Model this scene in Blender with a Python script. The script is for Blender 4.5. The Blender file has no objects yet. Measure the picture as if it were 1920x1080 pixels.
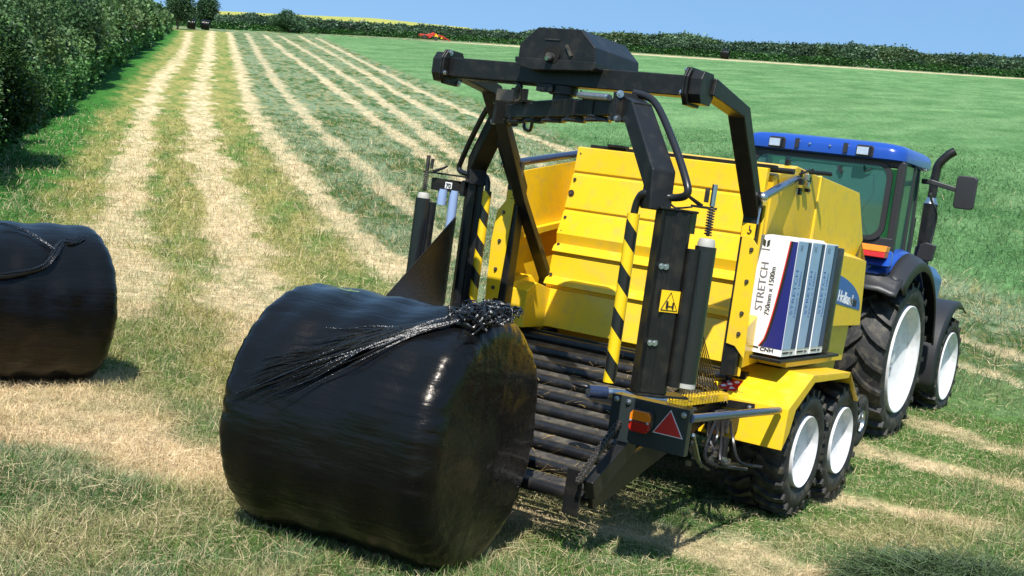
import bpy, math, random
import numpy as np
from mathutils import Vector, Matrix
random.seed(7); RNG = np.random.default_rng(7)
R_ = math.radians
SC = bpy.context.scene
COL = SC.collection

# ------------------------------------------------------------------ camera
CAM = Vector((0, 0, 1.86))
cd = bpy.data.cameras.new('camera'); cam = bpy.data.objects.new('camera', cd); COL.objects.link(cam)
cd.sensor_width = 36; cd.lens = 44.04; cd.clip_end = 3000; cd.clip_start = .1
RC = Matrix(((0.83934962, -0.15768257, 0.52021959), (0.52586706, -0.00685438, -0.85053915), (0.13768098, 0.98746606, 0.07716684)))
cam.matrix_world = Matrix.Translation(CAM) @ RC.to_4x4()
SC.camera = cam
# ------------------------------------------------------------------ sky, sun, exposure
SUND = Vector((.42, -1.05, 1.56)).normalized()
w = bpy.data.worlds.new('World'); SC.world = w; w.use_nodes = True
nt = w.node_tree; bg = nt.nodes['Background']
sky = nt.nodes.new('ShaderNodeTexSky'); sky.sky_type = 'NISHITA'; sky.sun_disc = False
sky.sun_elevation = math.asin(SUND.z); sky.sun_rotation = math.atan2(SUND.x, SUND.y)
sky.altitude = 1500; sky.air_density = 1.0; sky.dust_density = .0; sky.ozone_density = 6.0
smx = nt.nodes.new('ShaderNodeMix'); smx.data_type = 'RGBA'; smx.inputs[0].default_value = .7; smx.inputs[7].default_value = (1.7, 3.35, 5.6, 1)
nt.links.new(sky.outputs[0], smx.inputs[6]); nt.links.new(smx.outputs[2], bg.inputs[0]); bg.inputs[1].default_value = .10
sl = bpy.data.lights.new('sun', 'SUN'); sl.energy = 4.7; sl.angle = R_(.5); sl.color = (1, .965, .9)
so = bpy.data.objects.new('sun', sl); COL.objects.link(so)
so.rotation_euler = SUND.to_track_quat('Z', 'Y').to_euler()
SC.view_settings.view_transform = 'Standard'; SC.view_settings.look = 'None'
SC.view_settings.exposure = .58; SC.view_settings.gamma = 1

# ------------------------------------------------------------------ helpers
def s2l(c):
    return tuple(((x/255)/12.92 if x/255 <= .04045 else ((x/255+.055)/1.055)**2.4) for x in c)
MATS = {}
def pm(name, col, rough=.5, metal=0, coat=0, var=.12, vscale=3, bump=0, bscale=40, stretch=(1, 1, 1), trans=0, alpha=1, dust=0, spec=.5, bdist=.01):
    if name in MATS: return MATS[name]
    m = bpy.data.materials.new(name); m.use_nodes = True; n = m.node_tree; p = n.nodes['Principled BSDF']
    p.inputs['Roughness'].default_value = rough; p.inputs['Metallic'].default_value = metal
    p.inputs['Coat Weight'].default_value = coat; p.inputs['Coat Roughness'].default_value = .08
    p.inputs['Specular IOR Level'].default_value = spec
    p.inputs['Transmission Weight'].default_value = trans; p.inputs['Alpha'].default_value = alpha
    tc = n.nodes.new('ShaderNodeTexCoord'); mp = n.nodes.new('ShaderNodeMapping'); mp.inputs['Scale'].default_value = stretch
    n.links.new(tc.outputs['Object'], mp.inputs[0])
    no = n.nodes.new('ShaderNodeTexNoise'); no.inputs['Scale'].default_value = vscale; no.inputs['Detail'].default_value = 6
    n.links.new(mp.outputs[0], no.inputs[0])
    mx = n.nodes.new('ShaderNodeMix'); mx.data_type = 'RGBA'
    mx.inputs[6].default_value = (*[c*(1-var) for c in col], 1); mx.inputs[7].default_value = (*[min(1, c*(1+var)) for c in col], 1)
    n.links.new(no.outputs[0], mx.inputs[0]); last = mx.outputs[2]
    if dust:
        n2 = n.nodes.new('ShaderNodeTexNoise'); n2.inputs['Scale'].default_value = 14; n2.inputs['Detail'].default_value = 8
        n.links.new(tc.outputs['Object'], n2.inputs[0])
        mr = n.nodes.new('ShaderNodeMapRange'); mr.inputs[1].default_value = .48; mr.inputs[2].default_value = .8; mr.inputs[4].default_value = dust
        n.links.new(n2.outputs[0], mr.inputs[0])
        m3 = n.nodes.new('ShaderNodeMix'); m3.data_type = 'RGBA'; m3.inputs[7].default_value = (.3, .25, .16, 1)
        n.links.new(mr.outputs[0], m3.inputs[0]); n.links.new(last, m3.inputs[6]); last = m3.outputs[2]
    n.links.new(last, p.inputs['Base Color'])
    r2 = n.nodes.new('ShaderNodeMapRange'); r2.inputs[3].default_value = max(.02, rough-.07); r2.inputs[4].default_value = min(1, rough+.09)
    n.links.new(no.outputs[0], r2.inputs[0]); n.links.new(r2.outputs[0], p.inputs['Roughness'])
    if bump:
        n3 = n.nodes.new('ShaderNodeTexNoise'); n3.inputs['Scale'].default_value = bscale; n3.inputs['Detail'].default_value = 5
        n.links.new(mp.outputs[0], n3.inputs[0])
        b = n.nodes.new('ShaderNodeBump'); b.inputs['Strength'].default_value = bump; b.inputs['Distance'].default_value = bdist
        n.links.new(n3.outputs[0], b.inputs['Height']); n.links.new(b.outputs[0], p.inputs['Normal'])
    MATS[name] = m; return m

YEL = pm('yellow_paint', (.84, .53, .014), .34, coat=.25, var=.07, bump=.05, bscale=6, dust=.3)
BLK = pm('black_paint', (.010, .010, .010), .38, coat=.0, spec=.36, var=.3, bump=.08, bscale=90, dust=.06)
DRK = pm('dark_steel', (.02, .02, .02), .5, var=.4, dust=.35)
SLAT = pm('worn_shaded_slat', (.035, .032, .03), .6, var=.6, vscale=12, dust=.45)  # worn and dusty; base colour also darkened for the bale's shade on the table
ROLL = pm('roller_steel', (.009, .009, .010), .34, metal=.0, var=.3, dust=.08)
RUB = pm('rubber', (.016, .016, .016), .62, var=.3, vscale=8, bump=.3, bscale=60, dust=.32)
HOSE = pm('hose_rubber', (.012, .012, .013), .35, var=.2)
CHR = pm('steel', (.55, .56, .58), .3, metal=1, var=.15)
WHT = pm('white_rim', (.72, .72, .73), .42, coat=.1, var=.08, dust=.5)
BLU = pm('blue_paint', (.010, .058, .33), .25, coat=.5, var=.06)
TUBE = pm('blue_black_tube', (.02, .03, .07), .25, coat=.6, var=.1)
GLS = pm('cab_glass', (.15, .42, .36), .04, trans=.85, var=.02)
PLA = pm('black_plastic', (.022, .022, .024), .45, var=.2, bump=.1, bscale=120)
FILM = pm('stretch_film_roll', (.012, .013, .015), .3, coat=.3, var=.3, bump=.35, bscale=60, stretch=(1, 1, .25))
WCORE = pm('white_core', (.45, .43, .39), .5, var=.1)
WPAP = pm('white_print', (.82, .82, .84), .35, coat=.3, var=.03)
NAVY = pm('navy_print', (.015, .02, .16), .3, coat=.3, var=.05)
LBLU = pm('pale_blue_print', (.3, .42, .68), .3, coat=.4, var=.15, vscale=12)
REDP = pm('red_print', (.55, .02, .015), .4, var=.05)
INK = pm('black_ink', (.012, .012, .012), .5, var=.05)
STY = pm('yellow_sticker', (.9, .55, .01), .4, var=.03)
ORL = pm('orange_lens', (.85, .22, .01), .18, coat=.6, var=.15, vscale=60)
RDL = pm('red_lens', (.45, .015, .01), .18, coat=.6, var=.2, vscale=60)
RED = pm('red_paint', (.5, .04, .02), .45, var=.2)
DEC = pm('decal_blue', (.03, .11, .38), .35, var=.1)
LAMPG = pm('lamp_glass', (.7, .72, .75), .12, metal=.6, var=.25, vscale=60)
SEAT = pm('cab_interior', (.03, .035, .04), .7, var=.2)

class MB:
    def __init__(s): s.v = []; s.f = []; s.mi = []; s.mats = []
    def _m(s, m):
        if m is None: return -1
        if m not in s.mats: s.mats.append(m)
        return s.mats.index(m)
    def add(s, vs, fs, m=None):
        o = len(s.v); s.v += [Vector(a) for a in vs]; s.f += [[o+i for i in f] for f in fs]; k = s._m(m); s.mi += [k]*len(fs); return s
    def hexa(s, P, m=None):  # 8 pts: bottom 4 ccw, top 4
        return s.add(P, [(3, 2, 1, 0), (4, 5, 6, 7), (0, 1, 5, 4), (1, 2, 6, 5), (2, 3, 7, 6), (3, 0, 4, 7)], m)
    def box(s, x0, x1, y0, y1, z0, z1, m=None):
        return s.hexa([(x0, y0, z0), (x1, y0, z0), (x1, y1, z0), (x0, y1, z0), (x0, y0, z1), (x1, y0, z1), (x1, y1, z1), (x0, y1, z1)], m)
    def bar(s, p, q, w, h, up=(0, 0, 1), m=None):
        p = Vector(p); q = Vector(q); d = (q-p).normalized(); u = Vector(up)
        a = d.cross(u)
        if a.length < 1e-4: a = d.cross(Vector((1, 0, 0)))
        a.normalize(); b = a.cross(d).normalized(); a = a*w/2; b = b*h/2
        return s.hexa([p-a-b, p+a-b, q+a-b, q-a-b, p-a+b, p+a+b, q+a+b, q-a+b], m)
    def poly_bar(s, pts, w, h, up=(0, 0, 1), m=None):
        """mitred rectangular section following pts"""
        pts = [Vector(p) for p in pts]; n = len(pts); rings = []
        for i, p in enumerate(pts):
            d1 = (pts[i]-pts[i-1]).normalized() if i else (pts[1]-pts[0]).normalized()
            d2 = (pts[i+1]-pts[i]).normalized() if i < n-1 else d1
            d = (d1+d2).normalized(); c = max(.4, d.dot(d1))
            a = d1.cross(Vector(up)).normalized(); b = a.cross(d).normalized()
            a = a*w/2; b = b*h/2/c
            rings.append([p-a-b, p+a-b, p+a+b, p-a+b])
        vs = [q for r in rings for q in r]; fs = [(3, 2, 1, 0), tuple((n-1)*4+k for k in range(4))]
        for i in range(n-1):
            for k in range(4): fs.append((i*4+k, i*4+(k+1) % 4, i*4+4+(k+1) % 4, i*4+4+k))
        return s.add(vs, fs, m)
    def tube(s, pts, r, n=10, m=None, smooth=True, cap=True):
        pts = [Vector(p) for p in pts]
        if smooth and len(pts) > 2:
            out = []
            for i in range(len(pts)-1):
                p0 = pts[max(i-1, 0)]; p1 = pts[i]; p2 = pts[i+1]; p3 = pts[min(i+2, len(pts)-1)]
                for k in range(6):
                    t = k/6; out.append(.5*((2*p1)+(-p0+p2)*t+(2*p0-5*p1+4*p2-p3)*t*t+(-p0+3*p1-3*p2+p3)*t**3))
            out.append(pts[-1]); pts = out
        N = len(pts); rr = r if hasattr(r, '__len__') else None
        vs = []; u = None
        for i, p in enumerate(pts):
            d = (pts[min(i+1, N-1)]-pts[max(i-1, 0)])
            if d.length < 1e-9: d = Vector((0, 0, 1))
            d.normalize()
            if u is None: u = d.orthogonal().normalized()
            else:
                u = u-d*u.dot(d)
                u = u.normalized() if u.length > 1e-6 else d.orthogonal().normalized()
            v = d.cross(u)
            ra = (rr[0]+(rr[1]-rr[0])*i/(N-1)) if rr else r
            for k in range(n):
                a = 2*math.pi*k/n; vs.append(p+(u*math.cos(a)+v*math.sin(a))*ra)
        fs = []
        for i in range(N-1):
            for k in range(n): fs.append((i*n+k, i*n+(k+1) % n, (i+1)*n+(k+1) % n, (i+1)*n+k))
        if cap: fs += [tuple(range(n-1, -1, -1)), tuple((N-1)*n+k for k in range(n))]
        return s.add(vs, fs, m)
    def cyl(s, p, q, r, n=16, m=None): return s.tube([p, q], r, n, m, smooth=False)
    def prism(s, poly, ext, m=None):
        poly = [Vector(p) for p in poly]; e = Vector(ext); n = len(poly)
        vs = poly+[p+e for p in poly]
        return s.add(vs, [tuple(range(n-1, -1, -1)), tuple(range(n, 2*n))]+[(i, (i+1) % n, n+(i+1) % n, n+i) for i in range(n)], m)
    def lathe(s, prof, c, ax='x', n=32, m=None, closed=False):
        """prof: (along, radius)"""
        c = Vector(c); vs = []
        for a, r in prof:
            for k in range(n):
                t = 2*math.pi*k/n; C_, S_ = math.cos(t)*r, math.sin(t)*r
                vs.append(c+(Vector((a, C_, S_)) if ax == 'x' else Vector((C_, a, S_)) if ax == 'y' else Vector((C_, S_, a))))
        P = len(prof); fs = []
        for i in range(P-1 if not closed else P):
            j = (i+1) % P
            for k in range(n): fs.append((i*n+k, i*n+(k+1) % n, j*n+(k+1) % n, j*n+k))
        return s.add(vs, fs, m)
    def sheet(s, prof, ext, t, m=None):
        """bent sheet: profile points swept by ext, thickness along local normal"""
        prof = [Vector(p) for p in prof]; e = Vector(ext); ed = e.normalized(); n = len(prof); inn = []
        for i, p in enumerate(prof):
            d1 = (prof[i]-prof[i-1]).normalized() if i else (prof[1]-prof[0]).normalized()
            d2 = (prof[i+1]-prof[i]).normalized() if i < n-1 else d1
            nn = (d1+d2).normalized().cross(ed).normalized(); inn.append(p+nn*t)
        loop = prof+inn[::-1]
        vs = loop+[q+e for q in loop]; L = 2*n; fs = []
        for i in range(L): fs.append((i, (i+1) % L, L+(i+1) % L, L+i))
        for i in range(n-1):
            a, b, c_, d = i, i+1, L-2-i, L-1-i
            fs.append((d, c_, b, a)); fs.append((L+a, L+b, L+c_, L+d))
        return s.add(vs, fs, m)
    def ball(s, c, r, m=None, sc=(1, 1, 1), n=10):
        prof = []; c = Vector(c); vs = []; fs = []
        for i in range(n+1):
            t = math.pi*i/n
            for k in range(n*2):
                a = math.pi*k/n; vs.append(c+Vector((math.sin(t)*math.cos(a)*r*sc[0], math.sin(t)*math.sin(a)*r*sc[1], math.cos(t)*r*sc[2])))
        for i in range(n):
            for k in range(2*n): fs.append((i*2*n+k, (i+1)*2*n+k, (i+1)*2*n+(k+1) % (2*n), i*2*n+(k+1) % (2*n)))
        return s.add(vs, fs, m)
    def text(s, txt, size, M, m, xs=1.0, align='LEFT', bold=0):
        cu = bpy.data.curves.new('t', 'FONT'); cu.body = txt; cu.size = size; cu.align_x = align; cu.extrude = .0008; cu.offset = bold
        o = bpy.data.objects.new('t', cu); COL.objects.link(o)
        bpy.context.view_layer.update()
        me = o.evaluated_get(bpy.context.evaluated_depsgraph_get()).to_mesh()
        vs = [M @ Vector((v.co.x*xs, v.co.y, v.co.z)) for v in me.vertices]; fs = [tuple(p.vertices) for p in me.polygons]
        s.add(vs, fs, m); o.to_mesh_clear(); bpy.data.objects.remove(o); bpy.data.curves.remove(cu); return s
    def xf(s, M):
        s.v = [M @ a for a in s.v]; return s
    def build(s, name, m, parent=None, bevel=0, smooth=False, label=None):
        me = bpy.data.meshes.new(name)
        off = Vector((0, 0, 0)); p = parent
        while p: off += p.location; p = p.parent
        me.from_pydata([tuple(a-off) for a in s.v], [], s.f)
        if not s.mats: me.materials.append(m)
        else:
            # index 0 with None faces use m
            for q in s.mats: me.materials.append(q)
            if -1 in s.mi:
                if m not in s.mats: me.materials.append(m); k0 = len(s.mats)
                else: k0 = s.mats.index(m)
                s.mi = [k0 if k < 0 else k for k in s.mi]
            me.polygons.foreach_set('material_index', s.mi)
        if smooth:
            me.polygons.foreach_set('use_smooth', [True]*len(me.polygons))
        me.update(); me.validate()
        o = bpy.data.objects.new(name, me); COL.objects.link(o)
        if parent: o.parent = parent
        if smooth:
            try: me.set_sharp_from_angle(angle=R_(38))
            except Exception: pass
        if bevel:
            b = o.modifiers.new('bevel', 'BEVEL'); b.width = bevel; b.segments = 2; b.limit_method = 'ANGLE'; b.angle_limit = R_(35)
            b.harden_normals = False
        if label: o['label'] = label
        return o
def thing(name, label, cat, loc, group=None):
    o = bpy.data.objects.new(name, None); COL.objects.link(o); o.location = loc; o.empty_display_size = .2
    o['label'] = label; o['category'] = cat
    if group: o['group'] = group
    return o
def tag(o, label, cat, group=None, kind=None):
    if label: o['label'] = label
    if cat: o['category'] = cat
    if group: o['group'] = group
    if kind: o['kind'] = kind
    return o
def frame(o, x, y):
    """matrix whose local x,y map to the given world vectors"""
    x = Vector(x).normalized(); y = Vector(y); z = x.cross(y).normalized(); y = z.cross(x).normalized()
    M = Matrix((x, y, z)).transposed().to_4x4(); M.translation = Vector(o); return M
def np_mesh(name, V, F, mat, cols=None, smooth=False):
    me = bpy.data.meshes.new(name); n, k = F.shape
    me.vertices.add(len(V)); me.vertices.foreach_set('co', V.astype(np.float32).ravel())
    me.loops.add(n*k); me.loops.foreach_set('vertex_index', F.astype(np.int32).ravel())
    me.polygons.add(n); me.polygons.foreach_set('loop_start', np.arange(0, n*k, k, dtype=np.int32))
    if smooth: me.polygons.foreach_set('use_smooth', np.ones(n, dtype=bool))
    me.update(calc_edges=True)
    if cols is not None:
        ca = me.color_attributes.new('Col', 'FLOAT_COLOR', 'POINT')
        c4 = np.ones((len(V), 4), np.float32); c4[:, :3] = cols; ca.data.foreach_set('color', c4.ravel())
    me.materials.append(mat)
    o = bpy.data.objects.new(name, me); COL.objects.link(o); return o

# ------------------------------------------------------------------ numpy noise
def _h(i, j, s=0):
    n = (i.astype(np.int64)*374761393+j.astype(np.int64)*668265263+s*1274126177) & 0xffffffff
    n = ((n ^ (n >> 13))*1274126177) & 0xffffffff; n = n ^ (n >> 16); return (n & 0xffff)/65535.
def vn(x, y, s=0):
    xi = np.floor(x); yi = np.floor(y); fx = x-xi; fy = y-yi; fx = fx*fx*(3-2*fx); fy = fy*fy*(3-2*fy)
    a = _h(xi, yi, s); b = _h(xi+1, yi, s); c = _h(xi, yi+1, s); d = _h(xi+1, yi+1, s)
    return a+(b-a)*fx+(c-a)*fy+(a-b-c+d)*fx*fy
def fbm(x, y, s=0, o=4):
    t = 0; a = .5; S = 0
    for k in range(o): t = t+a*vn(x*2**k, y*2**k, s+k*17); S += a; a *= .5
    return t/S
def sstep(a, b, x):
    t = np.clip((x-a)/(b-a), 0, 1); return t*t*(3-2*t)
# ------------------------------------------------------------------ terrain
def sp(t): return np.logaddexp(0, t)
def tz(x, y): return .4*(sp((y-19)/2.5)-sp(-19/2.5)) - 1.28*sp((y-228)/8) + 0*x
def tz1(x, y): return float(tz(np.array(float(x)), np.array(float(y))))
def pdist(x, y, P, ext=True):
    best = np.full(x.shape, 1e9)
    for i in range(len(P)-1):
        ax, ay = P[i]; bx, by = P[i+1]; dx, dy = bx-ax, by-ay; L = dx*dx+dy*dy
        t = ((x-ax)*dx+(y-ay)*dy)/L
        t = np.clip(t, 0, 1)
        best = np.minimum(best, np.hypot(x-ax-t*dx, y-ay-t*dy))
    return best
def yof(x, P):
    """piecewise linear y(x) of a polyline sorted by x"""
    P = sorted(P); return np.interp(x, [p[0] for p in P], [p[1] for p in P])
HEDGE = [(-13, 8.2), (-21.4, 15.6), (-28.1, 21.3), (-35.6, 28.1), (-47, 38.6), (-69.1, 59.5), (-105, 94), (-153.9, 140.2)]
SA = [(-150.4, 139.7), (-89.7, 82.9), (-59.8, 53.6), (-42.9, 37.9), (-33.5, 29.4), (-25.4, 22.1), (-18.7, 16.2), (-13.9, 12.1), (-10.5, 9.0)]
SB = [(-159.2, 152.7), (-74.5, 71.4), (-49.3, 46.9), (-33.7, 32.5), (-24.3, 24.2), (-17.8, 18.3), (-12.5, 13.3), (-10.1, 10.9), (-8.4, 9.2)]
SCC = [(-155.9, 153.5), (-74.5, 74.8), (-43.3, 44.6), (-29.9, 32.4), (-22.2, 25.6), (-17.5, 21.5), (-14.1, 18.6), (-10, 14.5)]
SD = [(-152.7, 154.3), (-81.7, 84.8), (-50.9, 54.9), (-34.5, 39.6), (-24.4, 30.5), (-18.3, 24.9), (-12, 19)]
SE = [(-147.1, 152.6), (-91.2, 98.4), (-57.7, 66.2), (-36.8, 45.9), (-26.1, 35.7), (-20.7, 30.6), (-13, 24)]
SF = [(-143.8, 152.8), (-86.5, 97.3), (-49.4, 60.8), (-30.9, 42.1), (-23.4, 34.5), (-19.1, 30), (-9, 21)]
SG = [(-146.2, 159.9), (-82.2, 96.3), (-45.6, 59.5), (-31.6, 45.4), (-23, 37.8), (-11, 27)]
SH = [(-140.4, 157.6), (-78, 94.6), (-46.6, 63), (-34.6, 51.4), (-23.6, 41.5), (-13, 32)]
TOP = [(-152.1, 177.5), (-143.7, 185.5), (-134.2, 189), (-119, 190.5), (-98.8, 192.3), (-72, 196.6), (-40.4, 203), (0, 211)]
STRIPS = [(SA, .5, .95), (SB, .56, 1), (SCC, .42, .9), (SD, .3, .75), (SE, .32, .85), (SF, .32, .8), (SG, .3, .8), (SH, .3, .8),
          ([(-7.5, 23.4), (-4.2, 21.2), (-3.3, 20.6), (0, 18.5)], .28, .8), ([(-5.5, 19.8), (-3.7, 18.9), (-2.9, 18.3), (0, 16.5)], .22, .8),
          ([(-4.5, 14.0), (-3.2, 13.7), (-2.2, 13.05), (-.5, 12.5)], .27, .85), ([(-4.4, 11.5), (-3, 11.35), (-1.6, 11.25), (0, 10.9)], .30, 1),
          ([(-3.6, 8.8), (-2.7, 8.8), (-1.6, 9.3)], .28, 1), ([(-3.8, 6.2), (-3.1, 6.55), (-2.4, 6.8), (-1.9, 6.5), (-1.4, 5.8)], .4, .9)]
BOUND = [(-149, 168), (-82.5, 101), (-49.5, 68), (-31.5, 51), (-24.5, 43.4), (-13, 33.5), (0, 21), (20, 4)]
C_STRAW = np.array(s2l((234, 210, 168))); C_STRAW2 = np.array(s2l((205, 172, 112))); C_OLIVE = np.array(s2l((146, 146, 82)))
C_GREEN = np.array(s2l((92, 128, 56))); C_GREY = np.array(s2l((130, 148, 112))); C_LUSH = np.array(s2l((72, 122, 64))); C_LUSH2 = np.array(s2l((126, 160, 106)))
C_DARK = np.array(s2l((50, 84, 34)))
def field(x, y):
    """colour and (straw, lush, swath) weights of the field surface at world x,y"""
    r = np.hypot(x, y)
    wob = (fbm(x*.9, y*.9, 3, 3)-.5); wob2 = fbm(x*3.7, y*3.7, 83, 3)
    st = np.zeros_like(x)
    for P, hw, a in STRIPS:
        d = pdist(x, y, P)+wob*hw*2.0+(wob2-.5)*hw*1.1
        st = np.maximum(st, a*(1-sstep(hw*.65, hw*1.25, d)))
    u = (x+y)*.7071; v = (y-x)*.7071        # across, along
    dv = v
    lush = sstep(-.3, .5, y+(-yof(x, BOUND))+wob*.8)
    hd = yof(x, TOP)
    headland = sstep(-7.5, -6, y-hd+wob*3)*(1-sstep(1.5, 2.5, y-hd+wob))*sstep(-145, -120, x)
    lush = lush*(1-sstep(-7.5, -6, y-hd+wob*3)) 
    # dry zone between strip C and the hedge
    dry = 1-sstep(-1.0, 1.2, (y-yof(x, SCC))+wob*2)
    n1 = fbm(u*2.2, v*.55, 11, 4); n2 = fbm(x*5, y*5, 23, 4); n3 = fbm(x*.5, y*.5, 31, 4); n4 = fbm(x*14, y*14, 41, 3)
    olive = C_OLIVE[None]*(.85+.5*n2[:, None])
    g = np.clip((n1-.42)*3.2, 0, 1)[:, None]
    drycol = olive*(1-g)+(C_GREEN[None]*(.8+.5*n2[:, None]))*g
    k = np.clip((n2-.5)*2.4+.12, 0, 1)[:, None]*.5; drycol = drycol*(1-k)+C_STRAW2[None]*k
    kg = np.clip((n2*.6+n3*.4-.5)*5+.35, 0, 1)[:, None]
    grey = C_GREY[None]*(1-kg)+C_DARK[None]*1.25*kg
    k2 = np.clip((n4-.55)*5, 0, 1)[:, None]*.45; grey = grey*(1-k2)+C_STRAW2[None]*k2
    near = (1-sstep(15, 22, r))*sstep(-6.0, -4.0, x+wob*2)          # fresh green swaths right of the machine
    fg = C_GREEN[None]*(.75+.6*n2[:, None])*(1-.4*kg)+C_GREY[None]*.4*kg
    ratio = dry[:, None]
    base = drycol*ratio+grey*(1-ratio)
    base = base*(1-near[:, None])+fg*near[:, None]
    # foreground left: patchy
    fgl = (1-sstep(7.6, 10.5, r))*(1-.5*near)
    p = np.clip((fbm(x*1.1+4, y*1.1, 77, 4)-.47)*6+.5, 0, 1)[:, None]
    patch = ((C_STRAW2*.45+C_STRAW*.5)[None])*(p)+(C_GREEN[None]*.95*(1-kg)+C_GREY[None]*kg)*(1-p)
    base = base*(1-fgl[:, None])+patch*fgl[:, None]
    for (cx, cy, rr, am) in [(-7.1, 5.85, .75, 1), (-6.0, 5.4, .7, 1), (-5.4, 5.1, .5, .9), (-7.6, 6.6, .4, .8)]:
        d = np.hypot(x-cx, y-cy)+wob*.6; st = np.maximum(st, am*(1-sstep(rr*.5, rr*1.2, d)))
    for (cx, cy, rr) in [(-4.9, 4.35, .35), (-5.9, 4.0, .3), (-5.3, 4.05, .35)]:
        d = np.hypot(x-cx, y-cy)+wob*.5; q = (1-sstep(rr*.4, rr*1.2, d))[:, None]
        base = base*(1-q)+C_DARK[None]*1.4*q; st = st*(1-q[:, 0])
    nl = np.clip((fbm(x*.55, y*.30, 91, 5)-.5)*1.0+.5, 0, 1)[:, None]; n5 = fbm(x*.07, y*.05, 97, 3)[:, None]
    lc = C_LUSH[None]*(1-nl)+C_LUSH2[None]*nl; lc = lc*(.86+.2*nl+.3*n5)*np.clip(.8+.5*(n2[:, None]-.3), .6, 1.3)
    col = base*(1-lush[:, None])+lc*lush[:, None]
    sc = (C_STRAW[None]*(.82+.3*n2[:, None])); st = np.maximum(st*(1-lush*.3), headland*.85)
    q = np.clip(st*(.18+1.15*n2+.35*(n3-.5)+.3*(n4-.5)), 0, .95)[:, None]
    col = col*(1-q)+sc*q
    # verge along the hedge
    hy = yof(x, [(20, -24.0)]+HEDGE)
    vg = (1-sstep(.2, 1.1, (y-hy)*.72+wob*1.6))
    col = col*(1-vg[:, None])+np.array(s2l((62, 118, 44)))[None]*(.7+.6*n2[:, None])*vg[:, None]
    return col*.80, st, lush, dry, vg

def calm(x, y):
    q = sstep(-5.8, -5.2, x)*(1-sstep(-2.3, -1.8, x))*sstep(5, 7, y)*(1-sstep(15.5, 17, y)); return 1-.7*q
def ground():
    az = np.radians(np.concatenate([np.arange(-180, -64, 4.), np.arange(-64, 2, .11), np.arange(2, 180, 4.)]))
    r = np.concatenate([[.02, .8, 1.6], 2.4*1.0105**np.arange(0, 560)]); r = r[r < 700]; r = np.append(r, [900, 1500, 2500])
    A, Rr = np.meshgrid(az, r); x = (Rr*np.sin(A)).ravel(); y = (Rr*np.cos(A)).ravel()
    col, st, lush, dry, vg = field(x, y)
    z = tz(x, y)
    rr = np.hypot(x, y); fade = 1-sstep(60, 160, rr)
    u = (x+y)*.7071
    n = fbm(x*1.6, y*1.6, 51, 4)-.5; n2 = fbm(x*5., y*5., 61, 3)-.5
    z = z+fade*calm(x, y)*(n*.10+n2*.05)*(1-st)*(1-.4*lush)-.02*st*fade-.03
    z = z+lush*.25*sstep(12, 20, rr)*fade+vg*.12
    # keep it level where machines and bales stand
    V = np.stack([x, y, z], 1); na = len(az); nr = len(r)
    i = np.arange(nr-1)[:, None]*na; j = np.arange(na)[None]; jn = (j+1) % na
    F = np.stack([(i+j), (i+jn), (i+na+jn), (i+na+j)], -1).reshape(-1, 4)[:, ::-1]
    m = bpy.data.materials.new('field_grass'); m.use_nodes = True; t = m.node_tree; p = t.nodes['Principled BSDF']
    p.inputs['Roughness'].default_value = .95; p.inputs['Specular IOR Level'].default_value = .15
    a = t.nodes.new('ShaderNodeVertexColor'); a.layer_name = 'Col'
    tc = t.nodes.new('ShaderNodeTexCoord')
    n1 = t.nodes.new('ShaderNodeTexNoise'); n1.inputs['Scale'].default_value = 9; n1.inputs['Detail'].default_value = 9; n1.inputs['Roughness'].default_value = .72
    mp = t.nodes.new('ShaderNodeMapping'); mp.inputs['Rotation'].default_value = (0, 0, R_(45)); mp.inputs['Scale'].default_value = (1, .5, 1)
    t.links.new(tc.outputs['Object'], mp.inputs[0]); t.links.new(mp.outputs[0], n1.inputs[0])
    mr = t.nodes.new('ShaderNodeMapRange'); mr.inputs[1].default_value = .3; mr.inputs[2].default_value = .7; mr.inputs[3].default_value = .45; mr.inputs[4].default_value = 1.5
    t.links.new(n1.outputs[0], mr.inputs[0])
    mx = t.nodes.new('ShaderNodeVectorMath'); mx.operation = 'SCALE'; t.links.new(a.outputs[0], mx.inputs[0]); t.links.new(mr.outputs[0], mx.inputs['Scale'])
    t.links.new(mx.outputs[0], p.inputs['Base Color'])
    b = t.nodes.new('ShaderNodeBump'); b.inputs['Strength'].default_value = .9; b.inputs['Distance'].default_value = .07
    t.links.new(n1.outputs[0], b.inputs['Height']); t.links.new(b.outputs[0], p.inputs['Normal'])
    o = np_mesh('ground', V, F, m, col, True); tag(o, 'mown hay field with straw strips rising to a hill', None, kind='structure')
ground()

def leafmat(name, rough=.6, tr=.25):
    m = bpy.data.materials.new(name); m.use_nodes = True; t = m.node_tree; p = t.nodes['Principled BSDF']
    p.inputs['Roughness'].default_value = rough; p.inputs['Specular IOR Level'].default_value = .3
    a = t.nodes.new('ShaderNodeVertexColor'); a.layer_name = 'Col'; t.links.new(a.outputs[0], p.inputs['Base Color'])
    tl = t.nodes.new('ShaderNodeBsdfTranslucent'); t.links.new(a.outputs[0], tl.inputs[0])
    mx = t.nodes.new('ShaderNodeMixShader'); mx.inputs[0].default_value = tr
    t.links.new(p.outputs[0], mx.inputs[1]); t.links.new(tl.outputs[0], mx.inputs[2])
    t.links.new(mx.outputs[0], t.nodes['Material Output'].inputs[0]); return m
GRM = leafmat('grass_blades', .7, .2); LFM = leafmat('leaves', .55, .25)

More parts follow.
